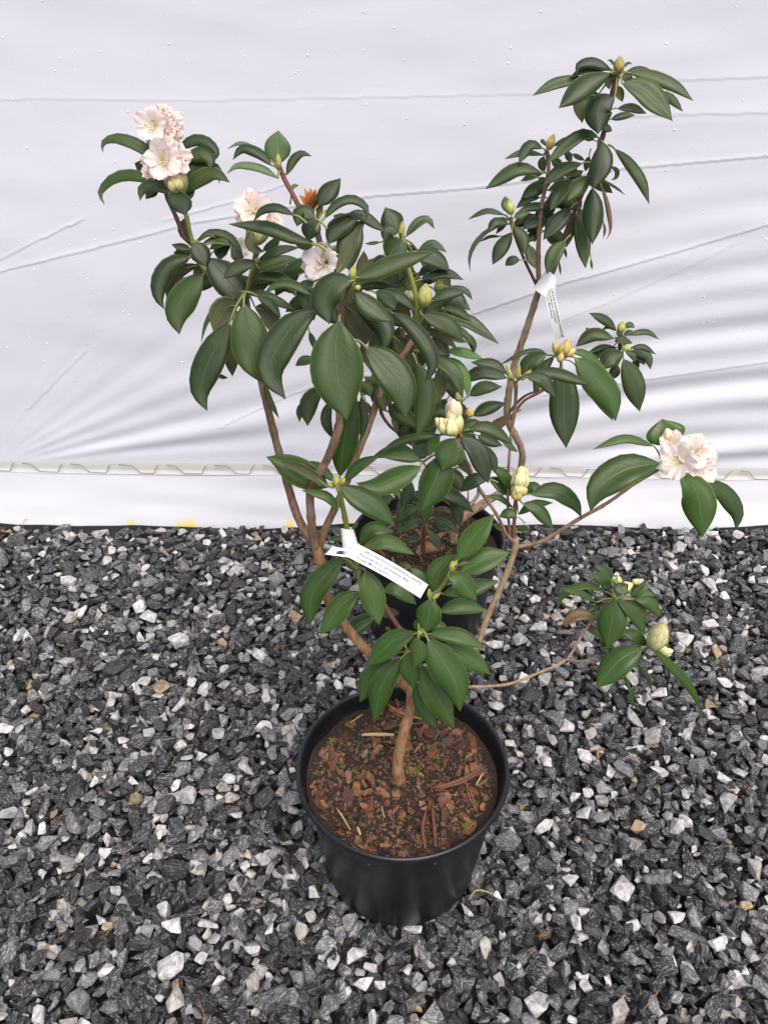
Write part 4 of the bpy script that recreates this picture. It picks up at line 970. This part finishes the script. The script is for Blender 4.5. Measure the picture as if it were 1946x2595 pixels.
stem('stem', F_, [('F', 560, 765, .705, 3.0), ('F', 545, 690, .70, 3.0), ('F', 515, 540, .70, 2.8), ('F', 490, 420, .70, 2.6)], 'stem_green')
stem('stem', F_, [('F', 660, 1060, .725, 2.4), ('F', 625, 1000, .715, 2.4), ('F', 605, 940, .705, 2.4), ('F', 585, 820, .705, 2.6), ('F', 560, 750, .705, 2.8)], 'stem_green')
stem('stem', F_, [('F', 900, 1570, .70, 3.2), ('F', 925, 1400, .69, 2.8), ('F', 985, 1320, .685, 2.6), ('F', 1020, 1200, .695, 2.2), ('F', 1045, 1105, .70, 2.4), ('F', 1110, 1040, .70, 2.4), ('F', 1175, 930, .70, 2.2)], 'stem_green')
stem('stem', F_, [('F', 975, 1320, .69, 2.4), ('F', 880, 1300, .70, 2.6), ('F', 820, 1230, .71, 2.8), ('F', 755, 1130, .72, 2.8), ('F', 640, 1040, .73, 2.4)], 'bark_red')
stem('stem', F_, [('I', 872, 300, .69, 5.0), ('P', 1090, 1725, .72, 4.8), ('F', 1295, 1430, .75, 4.6), ('F', 1380, 1230, .77, 4.6), ('F', 1470, 1030, .785, 4.6), ('F', 1530, 880, .795, 4.6), ('F', 1556, 780, .80, 4.6), ('F', 1552, 745, .80, 3.4)], 'bark_grey')
stem('branch', F_, [('F', 1550, 800, .80, 2.6), ('F', 1600, 790, .80, 2.5), ('G', 500, 1370, .805, 2.5), ('G', 700, 1250, .81, 2.4), ('G', 860, 1160, .815, 2.3), ('G', 1000, 1060, .825, 2.1), ('G', 1150, 970, .83, 2.0), ('G', 1230, 930, .83, 2.0)], 'bark')
stem('branch', F_, [('F', 1556, 775, .80, 2.2), ('F', 1500, 720, .80, 2.2), ('F', 1440, 600, .80, 2.2), ('F', 1340, 450, .80, 2.2), ('F', 1260, 280, .80, 2.0), ('E', 715, 1265, .80, 2.2)], 'bark')
stem('branch', F_, [('G', 333, 1380, .80, 2.4), ('G', 338, 1260, .81, 2.3), ('G', 346, 1150, .82, 2.6)], 'bark_red')
stem('branch', F_, [('G', 325, 1385, .802, 2.0), ('G', 305, 1250, .82, 1.7), ('G', 302, 1050, .84, 1.7), ('G', 318, 800, .85, 1.9), ('G', 343, 620, .86, 2.2), ('G', 347, 490, .86, 2.2), ('E', 1120, 885, .86, 2.4)], 'bark')
stem('branch', F_, [('G', 318, 690, .855, 1.6), ('G', 390, 590, .87, 1.7), ('G', 505, 525, .89, 1.7), ('G', 590, 440, .92, 1.8), ('G', 600, 340, .93, 2.0)], 'bark_red')
stem('branch', F_, [('I', 870, 330, .69, 3.2), ('I', 1050, 270, .72, 2.8), ('H', 165, 1088, .75, 2.6), ('H', 300, 1082, .765, 2.4), ('H', 430, 1066, .78, 2.3), ('H', 600, 1000, .81, 2.2), ('H', 740, 930, .83, 2.1), ('H', 830, 790, .845, 2.0), ('H', 895, 705, .855, 1.9), ('H', 1015, 592, .86, 1.8)], 'bark_grey')
stem('branch', F_, [('H', 740, 932, .83, 1.6), ('H', 850, 945, .84, 1.6), ('H', 940, 938, .86, 1.6), ('H', 1080, 910, .87, 1.6), ('H', 1190, 872, .86, 1.8)], 'bark')
stem('twig', F_, [('H', 742, 925, .83, 1.0), ('H', 748, 870, .828, .7)], 'bark_red', 5)
# rear shrub
stem('trunk', R_, [('F', 1180, 770, 1.17, 9), ('F', 1190, 680, 1.17, 9), ('F', 1240, 620, 1.17, 8.5), ('F', 1350, 545, 1.175, 8.5), ('F', 1470, 465, 1.18, 7.6), ('E', 1110, 1570, 1.18, 6.8), ('E', 1160, 1470, 1.175, 6.4), ('E', 1168, 1370, 1.17, 6.4), ('E', 1125, 1260, 1.17, 6.2), ('E', 1085, 1190, 1.17, 6.4), ('E', 1062, 1080, 1.165, 6.6), ('E', 1085, 900, 1.16, 6.4), ('E', 1120, 740, 1.16, 6.2), ('E', 1185, 550, 1.155, 6), ('E', 1250, 350, 1.15, 5.6), ('E', 1290, 225, 1.15, 5.4)], 'bark_grey', 10, .09)
stem('stem', R_, [('E', 1285, 240, 1.15, 4.6), ('D', 548, 1580, 1.15, 4.2), ('D', 545, 1350, 1.155, 3.8), ('D', 560, 1120, 1.16, 3.4), ('D', 590, 950, 1.165, 3.2), ('D', 612, 830, 1.17, 3), ('D', 600, 725, 1.17, 3)], 'bark')
stem('stem', R_, [('E', 1290, 215, 1.15, 4.6), ('D', 640, 1500, 1.15, 4.0), ('D', 735, 1220, 1.15, 3.8), ('D', 810, 1040, 1.15, 3.6), ('D', 890, 830, 1.15, 3.4), ('D', 955, 650, 1.15, 3.4), ('D', 985, 520, 1.15, 3.6), ('D', 1020, 370, 1.15, 4.2), ('D', 1055, 230, 1.15, 4.4)], 'bark_red')
stem('stem', R_, [('E', 1280, 215, 1.15, 2.6), ('D', 510, 1540, 1.148, 2.2), ('D', 440, 1390, 1.14, 2.0), ('D', 385, 1240, 1.13, 2.2), ('D', 368, 1150, 1.13, 2.4)], 'bark_red')
stem('stem', R_, [('E', 1062, 1115, 1.165, 2.2), ('E', 1130, 1030, 1.15, 2.0), ('E', 1200, 970, 1.13, 1.9), ('E', 1330, 925, 1.12, 1.9), ('G', 720, 440, 1.10, 1.9), ('G', 880, 360, 1.09, 2.2), ('G', 930, 290, 1.08, 2.6), ('G', 930, 215, 1.08, 2.4)], 'bark_red')
stem('stem', R_, [('F', 1000, 830, 1.10, 4.5), ('F', 1003, 740, 1.09, 3.6), ('F', 1008, 640, 1.085, 3.2), ('F', 1020, 560, 1.085, 2.4)], 'bark_red')
stem('root_collar', R_, [('F', 965, 840, 1.10, 5), ('F', 990, 815, 1.105, 10), ('F', 1030, 800, 1.11, 11), ('F', 1080, 800, 1.12, 8), ('F', 1110, 810, 1.13, 4)], 'bark_orange', 10, .14)
stem('stem', R_, [('F', 1200, 660, 1.165, 4), ('F', 1190, 580, 1.165, 3.4), ('F', 1210, 540, 1.168, 2.4)], 'bark_grey')
stem('stem', R_, [('F', 1215, 640, 1.18, 5.5), ('F', 1290, 540, 1.19, 4.5), ('F', 1330, 480, 1.20, 3.8), ('F', 1330, 420, 1.2, 2.6)], 'bark_grey')
stem('stem', R_, [('F', 1180, 327, 1.1, 1.4), ('F', 1260, 310, 1.1, 1.4)], 'bark_red', 5)
stem('stem', R_, [('F', 1265, 560, 1.2, 1.6), ('F', 1270, 480, 1.2, 1.6), ('F', 1268, 380, 1.2, 1.3)], 'bark_grey', 5)
stem('stem', R_, [('F', 815, 860, 1.1, 1.6), ('F', 825, 890, 1.08, 1.6), ('F', 830, 920, 1.06, 1.4)], 'bark_grey', 5)

# ================================================================== buds
def frame_of(d):
    d = d.normalized(); a = d.orthogonal().normalized(); return d, a, d.cross(a)
def scaled_bud(parent, base, d, L, Wd, mat, name='bud', tiers=4, openf=0.):
    d, a, c = frame_of(d); b = MB()
    def surf(t): return Wd * .5 * (math.sin(math.pi * min(1, t * .93 + .07)) ** .75) * (1 - .35 * t)
    rows = []
    for i in range(7):
        t = i / 6; r = surf(t) * .86 + .0002
        rows.append([base + d * (L * t) + (a * math.cos(k * 1.0472) + c * math.sin(k * 1.0472)) * r for k in range(6)])
    b.grid(rows, close=True, uvs=[[(.5, .3)] * 6] * 7)
    for tr in range(tiers):
        n = 5; t0 = tr / tiers * .62
        for k in range(n):
            an = 2 * math.pi * (k + .5 * tr) / n + random.uniform(-.15, .15); ln = .55 + random.uniform(-.05, .08); rows, uv = [], []
            for i in range(5):
                t = i / 4; tt = min(1.0, t0 + ln * t); hw = .66 * (1 - t ** 2.2) + .03; row, ru = [], []
                for j in range(3):
                    q = an + (j - 1) * hw; rr = surf(tt) * (1.02 + .06 * (tiers - tr) / tiers + openf * t * t) + .0003 + (.0004 if j == 1 else 0)
                    row.append(base + d * (L * tt) + (a * math.cos(q) + c * math.sin(q)) * rr); ru.append((j / 2, t))
                rows.append(row); uv.append(ru)
            b.grid(rows, 0, uvs=uv)
    return b.build(name, M[mat], parent, origin=base)
def plump(parent, base, d, L, Wd, mat, name='bud'):
    """an unopened flower: twisted ovoid with folded seams"""
    d, a, c = frame_of(d); b = MB(); rows = []; ph = random.uniform(0, 6)
    for i in range(9):
        t = i / 8; r = Wd * .62 * (math.sin(math.pi * min(1, .10 + t * .86)) ** .7)
        rows.append([base + d * (L * t) + (a * math.cos(q + .9 * t) + c * math.sin(q + .9 * t)) * r * (1 + .13 * math.cos(5 * q + ph)) for q in [2 * math.pi * k / 15 for k in range(15)]])
    b.grid(rows, close=True)
    tp = b.vert(base + d * L * 1.03); last = len(b.v) - 16
    for k in range(15): b.face((last + k, last + (k + 1) % 15, tp), 0, [(.5, 1)] * 3)
    return b.build(name, M[mat], parent, origin=base)
def pxbud(parent, f, bx, by, tx, ty, w, Y, mat='scale_green', tilt=.25, **kw):
    p, q = at(*fp(f, bx, by), Y), at(*fp(f, tx, ty), Y); L = (q - p).length
    d = (q - p).normalized() - FWD * tilt
    return scaled_bud(parent, p, d, L / math.sqrt(1) * 1.05, w * FR[f][2] * depth(p) / FPX, mat, **kw)
for a in [('D', 1060, 220, 1068, 105, 72, 1.148, 'scale_brown'), ('D', 610, 710, 645, 612, 58, 1.165, 'scale_gold'), ('D', 370, 1130, 345, 1040, 62, 1.125, 'scale_green'),
          ('G', 930, 205, 942, 138, 48, 1.075, 'scale_green'), ('G', 960, 305, 968, 262, 50, 1.07, 'scale_green')]:
    pxbud(R_, *a)
for a in [('A', 1402, 625, 1398, 525, 34, .798, 'scale_green'), ('B', 1150, 560, 1165, 440, 42, .818, 'scale_green'), ('B', 1125, 570, 1080, 540, 34, .812, 'scale_green'),
          ('B', 800, 850, 828, 755, 52, .712, 'scale_green'), ('B', 830, 860, 935, 815, 46, .708, 'scale_green'), ('B', 830, 915, 870, 905, 36, .70, 'scale_green'),
          ('B', 565, 430, 605, 315, 36, .758, 'scale_green'), ('B', 545, 345, 550, 280, 26, .772, 'scale_green'), ('B', 1308, 1040, 1325, 875, 108, .79, 'scale_green'),
          ('B', 1410, 925, 1425, 862, 66, .83, 'scale_green'), ('B', 1215, 1310, 1228, 1275, 40, .84, 'scale_gold'), ('E', 730, 1010, 718, 940, 60, .845, 'scale_green'), ('E', 805, 1120, 790, 1055, 60, .86, 'scale_gold'),
          ('E', 1095, 870, 1050, 755, 34, .858, 'scale_green'), ('E', 1135, 860, 1145, 755, 32, .858, 'scale_green'), ('E', 1160, 865, 1235, 795, 26, .855, 'scale_green'),
          ('F', 480, 430, 478, 360, 46, .692, 'scale_green'), ('F', 510, 420, 530, 375, 30, .695, 'scale_green'), ('F', 465, 440, 430, 410, 26, .695, 'scale_green'),
          ('F', 1172, 945, 1178, 870, 36, .692, 'scale_green'), ('F', 1185, 930, 1200, 872, 26, .692, 'scale_green'), ('F', 1038, 1105, 1035, 1040, 26, .69, 'scale_green'), ('F', 1055, 1110, 1105, 1070, 22, .69, 'scale_green'),
          ('C', 1140, 1520, 1100, 1420, 30, .69, 'scale_green'), ('F', 965, 1320, 1000, 1300, 30, .675, 'scale_green')]:
    pxbud(F_, *a)
def clump(parent, f, Y, members, mat, label=None):
    p0 = at(*fp(f, *members[0][:2]), Y); e = empty('bud_cluster', p0); set_parent(e, parent)
    for (bx, by, tx, ty, w, dy, kind) in members:
        p, q = at(*fp(f, bx, by), Y + dy * .01), at(*fp(f, tx, ty), Y + dy * .01)
        wd = w * FR[f][2] * depth(p) / FPX
        if kind == 's': scaled_bud(e, p, q - p - FWD * .2 * (q - p).length, (q - p).length, wd, mat)
        elif kind == 'o': scaled_bud(e, p, q - p - FWD * .2 * (q - p).length, (q - p).length, wd, 'scale_orange', 'bud_scale')
        else: plump(e, p, q - p - FWD * .25 * (q - p).length, (q - p).length, wd, {'p': 'bud_cream', 'k': 'bud_pink'}[kind])
    return e
# golden buds Q
clump(F_, 'G', .925, [(590, 335, 548, 250, 48, 0, 's'), (605, 330, 600, 262, 44, -1, 's'), (612, 330, 645, 230, 62, -1, 's'), (620, 330, 685, 302, 48, -1, 's'), (590, 370, 605, 312, 36, -2, 's')], 'scale_gold')
# cream clump N
nm = []
for i in range(4): nm.append((352 + 4 * i, 1118, 338 + i * 20, 1052 - 8 * math.sin(i / 3 * 3.14), 46, -1.6 + .5 * abs(i - 1.5), 'p'))
for i in range(4): nm.append((356 + 4 * i, 1080, 334 + i * 26, 1000 - 14 * math.sin(i / 3 * 3.14), 52, -1.3 + .5 * abs(i - 1.5), 'p'))
for i in range(3): nm.append((364 + 5 * i, 1030, 350 + i * 27, 962 - 14 * math.sin(i / 2 * 3.14), 52, -.6 + .4 * abs(i - 1), 'p'))
nm += [(345, 1140, 334, 1080, 40, -1.5, 's'), (355, 1142, 372, 1080, 40, -1.6, 's')]
clump(F_, 'G', .825, nm, 'scale_gold')
# cream/blush clump S
sm = [(680, 1150, 650, 1008, 66, 0, 'k'), (690, 1150, 680, 988, 72, -.8, 'k'), (700, 1150, 718, 1005, 66, -.2, 'k'), (682, 1165, 662, 1062, 58, -1.1, 'k')]
sm += [(700, 1245, 695, 1105, 74, -.9, 'p'), (712, 1240, 730, 1095, 62, -.4, 'p')]
sm += [(665, 1240, 628, 1128, 60, -1.7, 'p'), (672, 1245, 662, 1125, 66, -2.1, 'p'), (670, 1252, 655, 1172, 58, -2.6, 'p'), (685, 1252, 690, 1165, 54, -2.6, 'p')]
sm += [(640, 1235, 552, 1125, 56, -1.0, 'p'), (640, 1238, 588, 1122, 60, -1.3, 'p'), (645, 1245, 590, 1170, 56, -1.9, 'p'), (715, 1262, 715, 1170, 34, -1.4, 'o'), (722, 1265, 728, 1195, 28, -1.2, 'o')]
clump(F_, 'E', .80, sm, 'scale_green')
# buds of the low right branch
pxbud(F_, 'H', 1225, 868, 1275, 700, 118, .85, 'bud_cream', tiers=5, openf=.12)
clump(F_, 'H', .855, [(1250, 880, 1300, 858, 32, -.5, 'p'), (1260, 888, 1335, 880, 36, -.8, 'p'), (1255, 892, 1320, 902, 30, -.6, 'p')], 'scale_green')
clump(F_, 'H', .865, [(1020, 510, 1000, 460, 34, 0, 'p'), (1025, 510, 1030, 462, 36, -.5, 'p'), (1020, 515, 1045, 480, 28, -.6, 'p'), (1060, 530, 1080, 492, 32, -.8, 'p'), (1065, 535, 1110, 500, 34, -.6, 'p'), (1065, 540, 1100, 520, 32, -1, 'p'), (1110, 505, 1140, 480, 26, 0, 'p'), (1115, 505, 1172, 482, 24, 0, 'p')], 'scale_green')
# buds half hidden behind the centre
clump(F_, 'B', .845, [(1215, 1000, 1180, 930, 46, 0, 'p'), (1220, 1000, 1215, 925, 52, -.4, 'p'), (1225, 1000, 1250, 935, 40, 0, 'p'), (1190, 1040, 1150, 1015, 40, .4, 'p')], 'scale_green')
# dried orange bud scales
e = empty('spent_bud', at(*fp('B', 530, 375), .755)); set_parent(e, F_); p0 = at(*fp('B', 530, 372), .755)
for k in range(22):
    an = k * 2.4; ht = .35 + .65 * random.random()
    d = Vector((math.cos(an) * (1.15 - ht), math.sin(an) * (1.15 - ht), ht)).normalized(); L = random.uniform(.013, .018); s = d.orthogonal().normalized(); b = MB(); rows, uv = [], []
    for i in range(5):
        t = i / 4; w = .0032 * math.sin(math.pi * (.15 + .84 * t)) + .0001; c = p0 + d * L * t + UP * .003 * math.sin(t * 2)
        rows.append([c - s * w, c + d * .0, c + s * w]); uv.append([(0, t), (.5, t), (1, t)])
    b.grid(rows, uvs=uv); b.build('bud_scale', M['scale_orange'], e)

# ================================================================== flowers
def floret(parent, ctr, d, Rr, spin=0., blush=0.):
    Rr *= 1.12
    d, a, c = frame_of(d); b = MB(); up = UP - d * UP.dot(d)
    if up.length > .05: a = up.normalized(); c = d.cross(a)
    top_pts = []
    for k in range(5):
        an = spin + 2 * math.pi * k / 5; rows, uv = [], []; ph = random.uniform(0, 6); ln = random.uniform(.9, 1.08); bend = random.uniform(-.22, .22)
        for i in range(8):
            t = i / 7; row, ru = [], []
            for j in range(9):
                q = (j - 4) / 4
                hw = (.70 + .04 * t) * (1 if t < .55 else math.sqrt(max(.02, 1 - ((t - .55) / .50) ** 2 * .93)))
                aa = an + q * hw
                r = Rr * (.13 + .87 * t ** 1.05 * ln) * (1 - .07 * q * q * t)
                z = Rr * (-.78 * (1 - t) ** 1.7 - bend * t ** 3 + .06 * (k % 2)) + Rr * (.10 * math.sin(6.5 * q + ph + 3 * t) + .05 * math.sin(13 * q + 2 * ph)) * t ** 1.5 - Rr * .10 * q * q * t
                row.append(ctr + (a * math.cos(aa) + c * math.sin(aa)) * r + d * z); ru.append((.5 + .5 * q, t))
            rows.append(row); uv.append(ru)
        b.grid(rows, uvs=uv)
        if k == 0:
            for i in range(3, 6):
                for j in (3, 4, 5): top_pts.append(rows[i][j])
    # tube behind the throat
    rows = []
    for i in range(4):
        t = i / 3; r = Rr * (.15 - .07 * t); rows.append([ctr + d * (Rr * (-.76 - .35 * t)) + (a * math.cos(q) + c * math.sin(q)) * r for q in [2 * math.pi * k / 8 for k in range(8)]])
    b.grid(rows, close=True, uvs=[[(.5, .05)] * 8] * 4)
    o = b.build('floret', M['petal'], parent, origin=ctr); o['blush'] = blush
    s = MB()
    for k in range(7):
        an = random.uniform(0, 6.28); sp = random.uniform(.18, .5); base = ctr - d * Rr * .7
        e_ = ctr + (a * math.cos(an) + c * math.sin(an)) * Rr * sp + d * Rr * random.uniform(.05, .38) - UP * Rr * .08
        P = crom([base, base.lerp(e_, .55) - UP * Rr * .05, e_], 6); s.tube(P, .00036, 4, 0, cap=False)
        dd = (P[-1] - P[-2]).normalized(); s.tube([e_ - dd * .0004, e_ + dd * .0006, e_ + dd * .0022, e_ + dd * .0028], [.0003, .0007, .00065, .0002], 5, 1)
    for p in top_pts[::2]:
        p = p + d * .0006; s.tube([p, p + a * .0012], [.0006, .0004], 4, 2)
    s.build('stamens', [M['filament'], M['anther'], M['fleck']], parent, origin=ctr)
def truss(parent, f, Y, label, florets, calyx=(), blush=0.12):
    p0 = at(*fp(f, *florets[0][:2]), Y); e = empty('flower_truss', p0); set_parent(e, parent)
    for (x, y, r, dx, dz, dy) in florets:
        p = at(*fp(f, x, y), Y + dy * .01); v = (CAM - p).normalized()
        d = v + Vector((1, 0, 0)) * dx + UP * dz
        floret(e, p, d, r * FR[f][2] * depth(p) / FPX, random.uniform(-.25, .25), blush + (.35 if dx > .5 else 0.))
    for (bx, by, tx, ty, w, dy) in calyx:
        p, q = at(*fp(f, bx, by), Y + dy * .01), at(*fp(f, tx, ty), Y + dy * .01)
        plump(e, p, q - p, (q - p).length, w * FR[f][2] * depth(p) / FPX, 'calyx', 'unopened_floret')
    return e
truss(F_, 'A', .855, '', [(505, 315, 108, -.25, .15, -1), (620, 285, 95, .15, .6, 1.5), (668, 330, 78, .9, .1, 1), (560, 245, 88, -.1, .9, 2), (600, 330, 80, .1, .2, .5), (690, 370, 60, .9, -.3, 1.5)],
      [(540, 480, 500, 400, 70, .5), (560, 480, 560, 400, 80, 0), (640, 470, 660, 380, 85, 1)])
truss(F_, 'A', .835, '', [(585, 555, 125, -.1, .2, -2), (692, 560, 98, .7, .0, -1), (500, 615, 88, -1.0, -.2, 0), (635, 480, 95, .2, 1.0, 1), (515, 680, 55, -.9, -.8, 0)],
      [(700, 790, 600, 660, 75, -1), (705, 800, 660, 650, 85, -1.5), (705, 800, 730, 640, 75, -.5), (700, 790, 690, 700, 70, -2), (700, 800, 630, 720, 60, -2)])
truss(F_, 'A', .775, '', [(1215, 895, 112, -.2, .4, 0), (1140, 945, 82, -1.0, .3, 1), (1345, 962, 92, .9, .2, 1), (1262, 862, 88, .3, .9, 2)],
      [(1240, 1150, 1200, 1000, 75, 0), (1250, 1160, 1260, 1010, 80, -1), (1265, 1150, 1310, 1010, 70, .5)], blush=.55)
truss(F_, 'B', .735, '', [(590, 730, 125, -.25, .15, 0), (660, 690, 100, .45, .5, 1.5), (545, 790, 90, -.5, -.4, 1.2), (640, 790, 90, .3, -.5, 1.2)], [(680, 680, 715, 640, 60, 2)], blush=0.)
truss(F_, 'A', .825, '', [(1140, 1185, 62, -.1, -.1, 1.5), (1090, 1150, 45, -.6, .3, 2.5)], [(1105, 1270, 1080, 1205, 45, 1.5)])
truss(F_, 'G', .815, '', [(1242, 925, 100, -.25, -.05, -2), (1350, 865, 92, .2, .35, -.5), (1400, 950, 92, .6, -.15, -1), (1225, 825, 72, -.3, .9, .5), (1410, 870, 72, .9, .3, 1), (1310, 830, 66, 0, 1.0, 1.5), (1340, 960, 70, .1, -.4, -.5)])
p = clump(F_, 'G', .835, [(1200, 815, 1183, 738, 46, 0, 'k'), (1225, 810, 1245, 765, 46, .3, 'p')], 'scale_gold')

# ================================================================== tags
def text_mesh(body, size):
    cu = bpy.data.curves.new('lettering', 'FONT'); cu.body = body; cu.size = size; cu.resolution_u = 2; cu.offset = .0001
    o = bpy.data.objects.new('lettering', cu); COL.objects.link(o); bpy.context.view_layer.update()
    me = bpy.data.meshes.new_from_object(o.evaluated_get(bpy.context.evaluated_depsgraph_get()))
    bpy.data.objects.remove(o); return me
def plant_tag(label, A, B, up_hint, width, lines, starts, ends, bow, loop_axis, loop_c, loop_r, loop_h):
    """strip from A to B (world), the face turned to the camera"""
    root = empty('plant_tag', A); tag(root, label, 'plant tag')
    ex = (B - A); L = ex.length; ex.normalize(); v = (CAM - (A + B) / 2).normalized(); ez = (v - ex * v.dot(ex)).normalized()
    ey = ez.cross(ex)
    if ey.dot(up_hint) < 0: ey = -ey
    ez = ex.cross(ey)
    def W(x, y, h=0.):
        t = x / L; return A + ex * x + ey * (y + bow * math.sin(math.pi * t)) + ez * (h + .004 * math.sin(math.pi * t) - .010 * t * t)
    b = MB(); n = 25
    for h, fl in ((0., False), (-.00035, True)):
        b.grid([[W(L * i / (n - 1), width * (j / 4 - .5), h) for j in range(5)] for i in range(n)], flip=not fl)
    b.build('strip', M['tag'], root)
    for k, (tx, s0, s1) in enumerate(zip(lines, starts, ends)):
        me = text_mesh(tx, .01); co = np.empty(len(me.vertices) * 3); me.vertices.foreach_get('co', co); co = co.reshape(-1, 3)
        wx = co[:, 0].max(); hgt = width * .205
        y0 = width * (.5 - .10 - .275 * k) - hgt
        sc = (s1 - s0) * L / wx; ys = hgt / .0075
        for i, vtx in enumerate(me.vertices): vtx.co = W(s0 * L + co[i, 0] * sc, y0 + co[i, 1] * ys, .0003) - A
        me.materials.clear(); me.materials.append(M['ink'])
        o = bpy.data.objects.new('lettering', me); COL.objects.link(o); o.parent = root
    # loop threaded round the stem
    d = loop_axis.normalized(); a = (v - d * v.dot(d)).normalized(); c = d.cross(a); rows = []
    for i in range(6):
        t = i / 5; row = []
        for k in range(25):
            q = 2 * math.pi * k / 24; rr = loop_r * (1.25 - .35 * t)
            row.append(loop_c + d * (loop_h * (t - .5) + .004 * math.cos(q + .6) * t) + (a * math.cos(q) * .75 + c * math.sin(q)) * rr + (W(0, 0) - loop_c) * (1 - t) * .45)
        rows.append(row)
    b = MB(); b.grid(rows); b.build('loop', M['tag'], root)
    return root, W, ex, ey, ez
A = at(*fp('F', 568, 812), .672); B = at(*fp('F', 1018, 1070), .655)
wpx = 40.5 * depth((A + B) / 2) / FPX
st = at(*fp('F', 556, 745), .70); sb = at(*fp('F', 520, 560), .70)
tr, Wf, ex, ey, ez = plant_tag('white printed plant tag looped on the front shrub, its strip lying across the leaves', A, B, UP, wpx,
    ['CAROLINA RHODODENDRON (WHITE)', 'Rhododendron carolinianum Alba', 'Flower Moon Nursery'], [.115, .105, .10], [.93, .765, .53], .0015, sb - st, st, .0075, .026)
b = MB()       # arrow tail pulled through the slot
ring = [(.000, .000), (-.018, -.006), (-.021, -.017), (.002, -.0085)]; hole = [(-.002, -.003), (-.011, -.007), (-.012, -.0115), (-.002, -.0075)]
io = [b.vert(Wf(x, y, .0006)) for x, y in ring]; ih = [b.vert(Wf(x, y, .0006)) for x, y in hole]
for k in range(4): b.face((io[k], io[(k + 1) % 4], ih[(k + 1) % 4], ih[k]))
b.build('tail', M['tag'], tr, smooth=False)
A = at(*fp('E', 1352, 218), 1.125); B = at(*fp('E', 1436, 590), 1.11)
lc = at(*fp('E', 1345, 185), 1.14)
plant_tag('narrow white printed plant tag hanging straight down from the rear shrub\'s forked stem', A, B, Vector((1, 0, 0)), 25.5 * depth(A) / FPX,
    ['CAROLINA RHODODENDRON, PUNCTATUM', 'Rhododendron carolinianum', 'Flower Moon Nursery'], [.03, .05, .10], [.97, .66, .56], 0., at(*fp('E', 1390, 110), 1.14) - lc, lc, .0125, .026)
